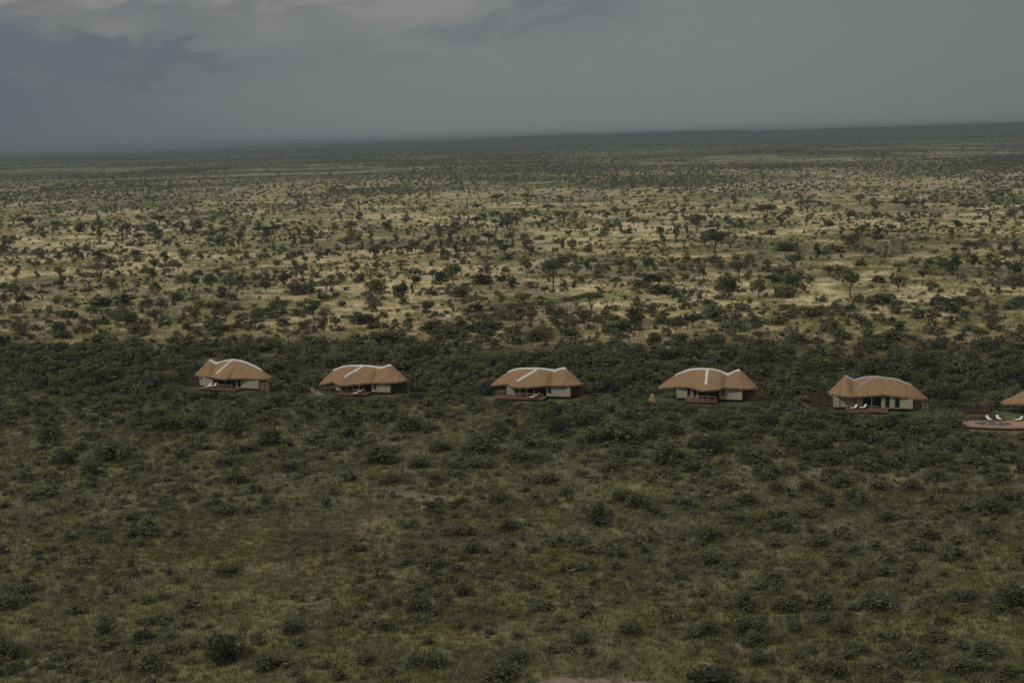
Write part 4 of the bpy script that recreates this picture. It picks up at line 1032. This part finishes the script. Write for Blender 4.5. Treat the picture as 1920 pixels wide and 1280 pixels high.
put_rows(st, far_rows(4200, 9200, .0022, 5, 12, 500, 1100, 94, .38, .56), FAR_TREE)
st.build('distant_thorn_trees', [M_LEAFS])
st = Stuff()
put_rows(st, [allb[i] for i in restb], STUFF_BUSH)
put_rows(st, small, STUFF_BUSH)
put_rows(st, scrub, STUFF_BUSH[:5])
put_rows(st, scrub2, FAR_BUSH)
st.build('low_scrub', [M_LEAFS])

# ---------------------------------------------------------------- grass: tufts of the near slope, tussocks of the plain
def tuft(r, n, spread, wlo, whi, hlo, hhi):
    V, C = [], []
    for i in range(n):
        a = r.random() * 6.283; d = spread * math.sqrt(r.random()); b_ = np.array((d * math.cos(a), d * math.sin(a), -.03))
        h = r.uniform(hlo, hhi); ln = r.uniform(.15, .5) * h; a2 = a + r.normal(0, .6); t_ = b_ + np.array((ln * math.cos(a2), ln * math.sin(a2), h))
        a3 = r.random() * 6.283; wv = np.array((math.cos(a3), math.sin(a3), 0)) * r.uniform(wlo, whi)
        V += [b_ - wv, b_ + wv, t_]
        g = r.uniform(.75, 1.25); C += [(g * .85, g * .85, g * .85), (g * .85, g * .85, g * .85), (g * 1.15, g * 1.1, g * 1.05)]
    return np.array(V), np.arange(3 * n).reshape(n, 3), np.array(C)
TUFT = [tuft(PR, 9, .42, .025, .06, .25, .6) for _ in range(10)]
TUSS = [tuft(PR, 7, .7, .06, .14, .4, .8) for _ in range(8)]
st = Stuff()
def grass_rows(x, y, protos, smin, smax):
    ok = clear_of_lodges(x, y, -.2) & clear_of_soil(x, y); x, y = x[ok], y[ok]
    v = rng.integers(len(protos), size=len(x)); s_ = smin + (smax - smin) * rng.random(len(x))
    tall = .55 + .9 * fbm(x / 7, y / 6, 66, 3)
    col_ = cover(x, y) * (1 + rng.normal(0, .16, (len(x), 1))) * 1.12
    pale = rng.random(len(x)) < .22 * sstep(fbm(x / 9, y / 7, 68, 3), .45, .68)
    col_ = np.where(pale[:, None], C3(.34, .315, .22), col_)
    z = height(x, y)
    for k_, pr in enumerate(protos):
        q = v == k_; st.put(pr, x[q], y[q], z[q], s_[q], (s_ * tall)[q], col_[q])
x, y = scatter(108, 200, 3.2, 1.15); grass_rows(x, y, TUFT, .7, 1.3)
x, y = scatter(200, 340, 1.3, 1.12); grass_rows(x, y, TUFT, .9, 1.6)
x, y = scatter(330, 700, .16, 1.1); grass_rows(x, y, TUSS, .8, 1.5)
st.build('grass', [M_GRASS], 3)

# ---------------------------------------------------------------- rainy air over the plain
hz, th_, bh = new_mat('haze', 1, 0); th_.nodes.remove(bh)
pv = N(th_, 'ShaderNodeVolumePrincipled'); pv.inputs['Color'].default_value = (.35, .405, .46, 1); pv.inputs['Density'].default_value = 1.05e-4; pv.inputs['Anisotropy'].default_value = 0
th_.links.new(pv.outputs[0], th_.nodes['Material Output'].inputs['Volume'])
hm = MB(); hm.box(-46000, 46000, -900, 62000, -6, 80)
ho = hm.build('haze', hz); tag(ho, kind='stuff')
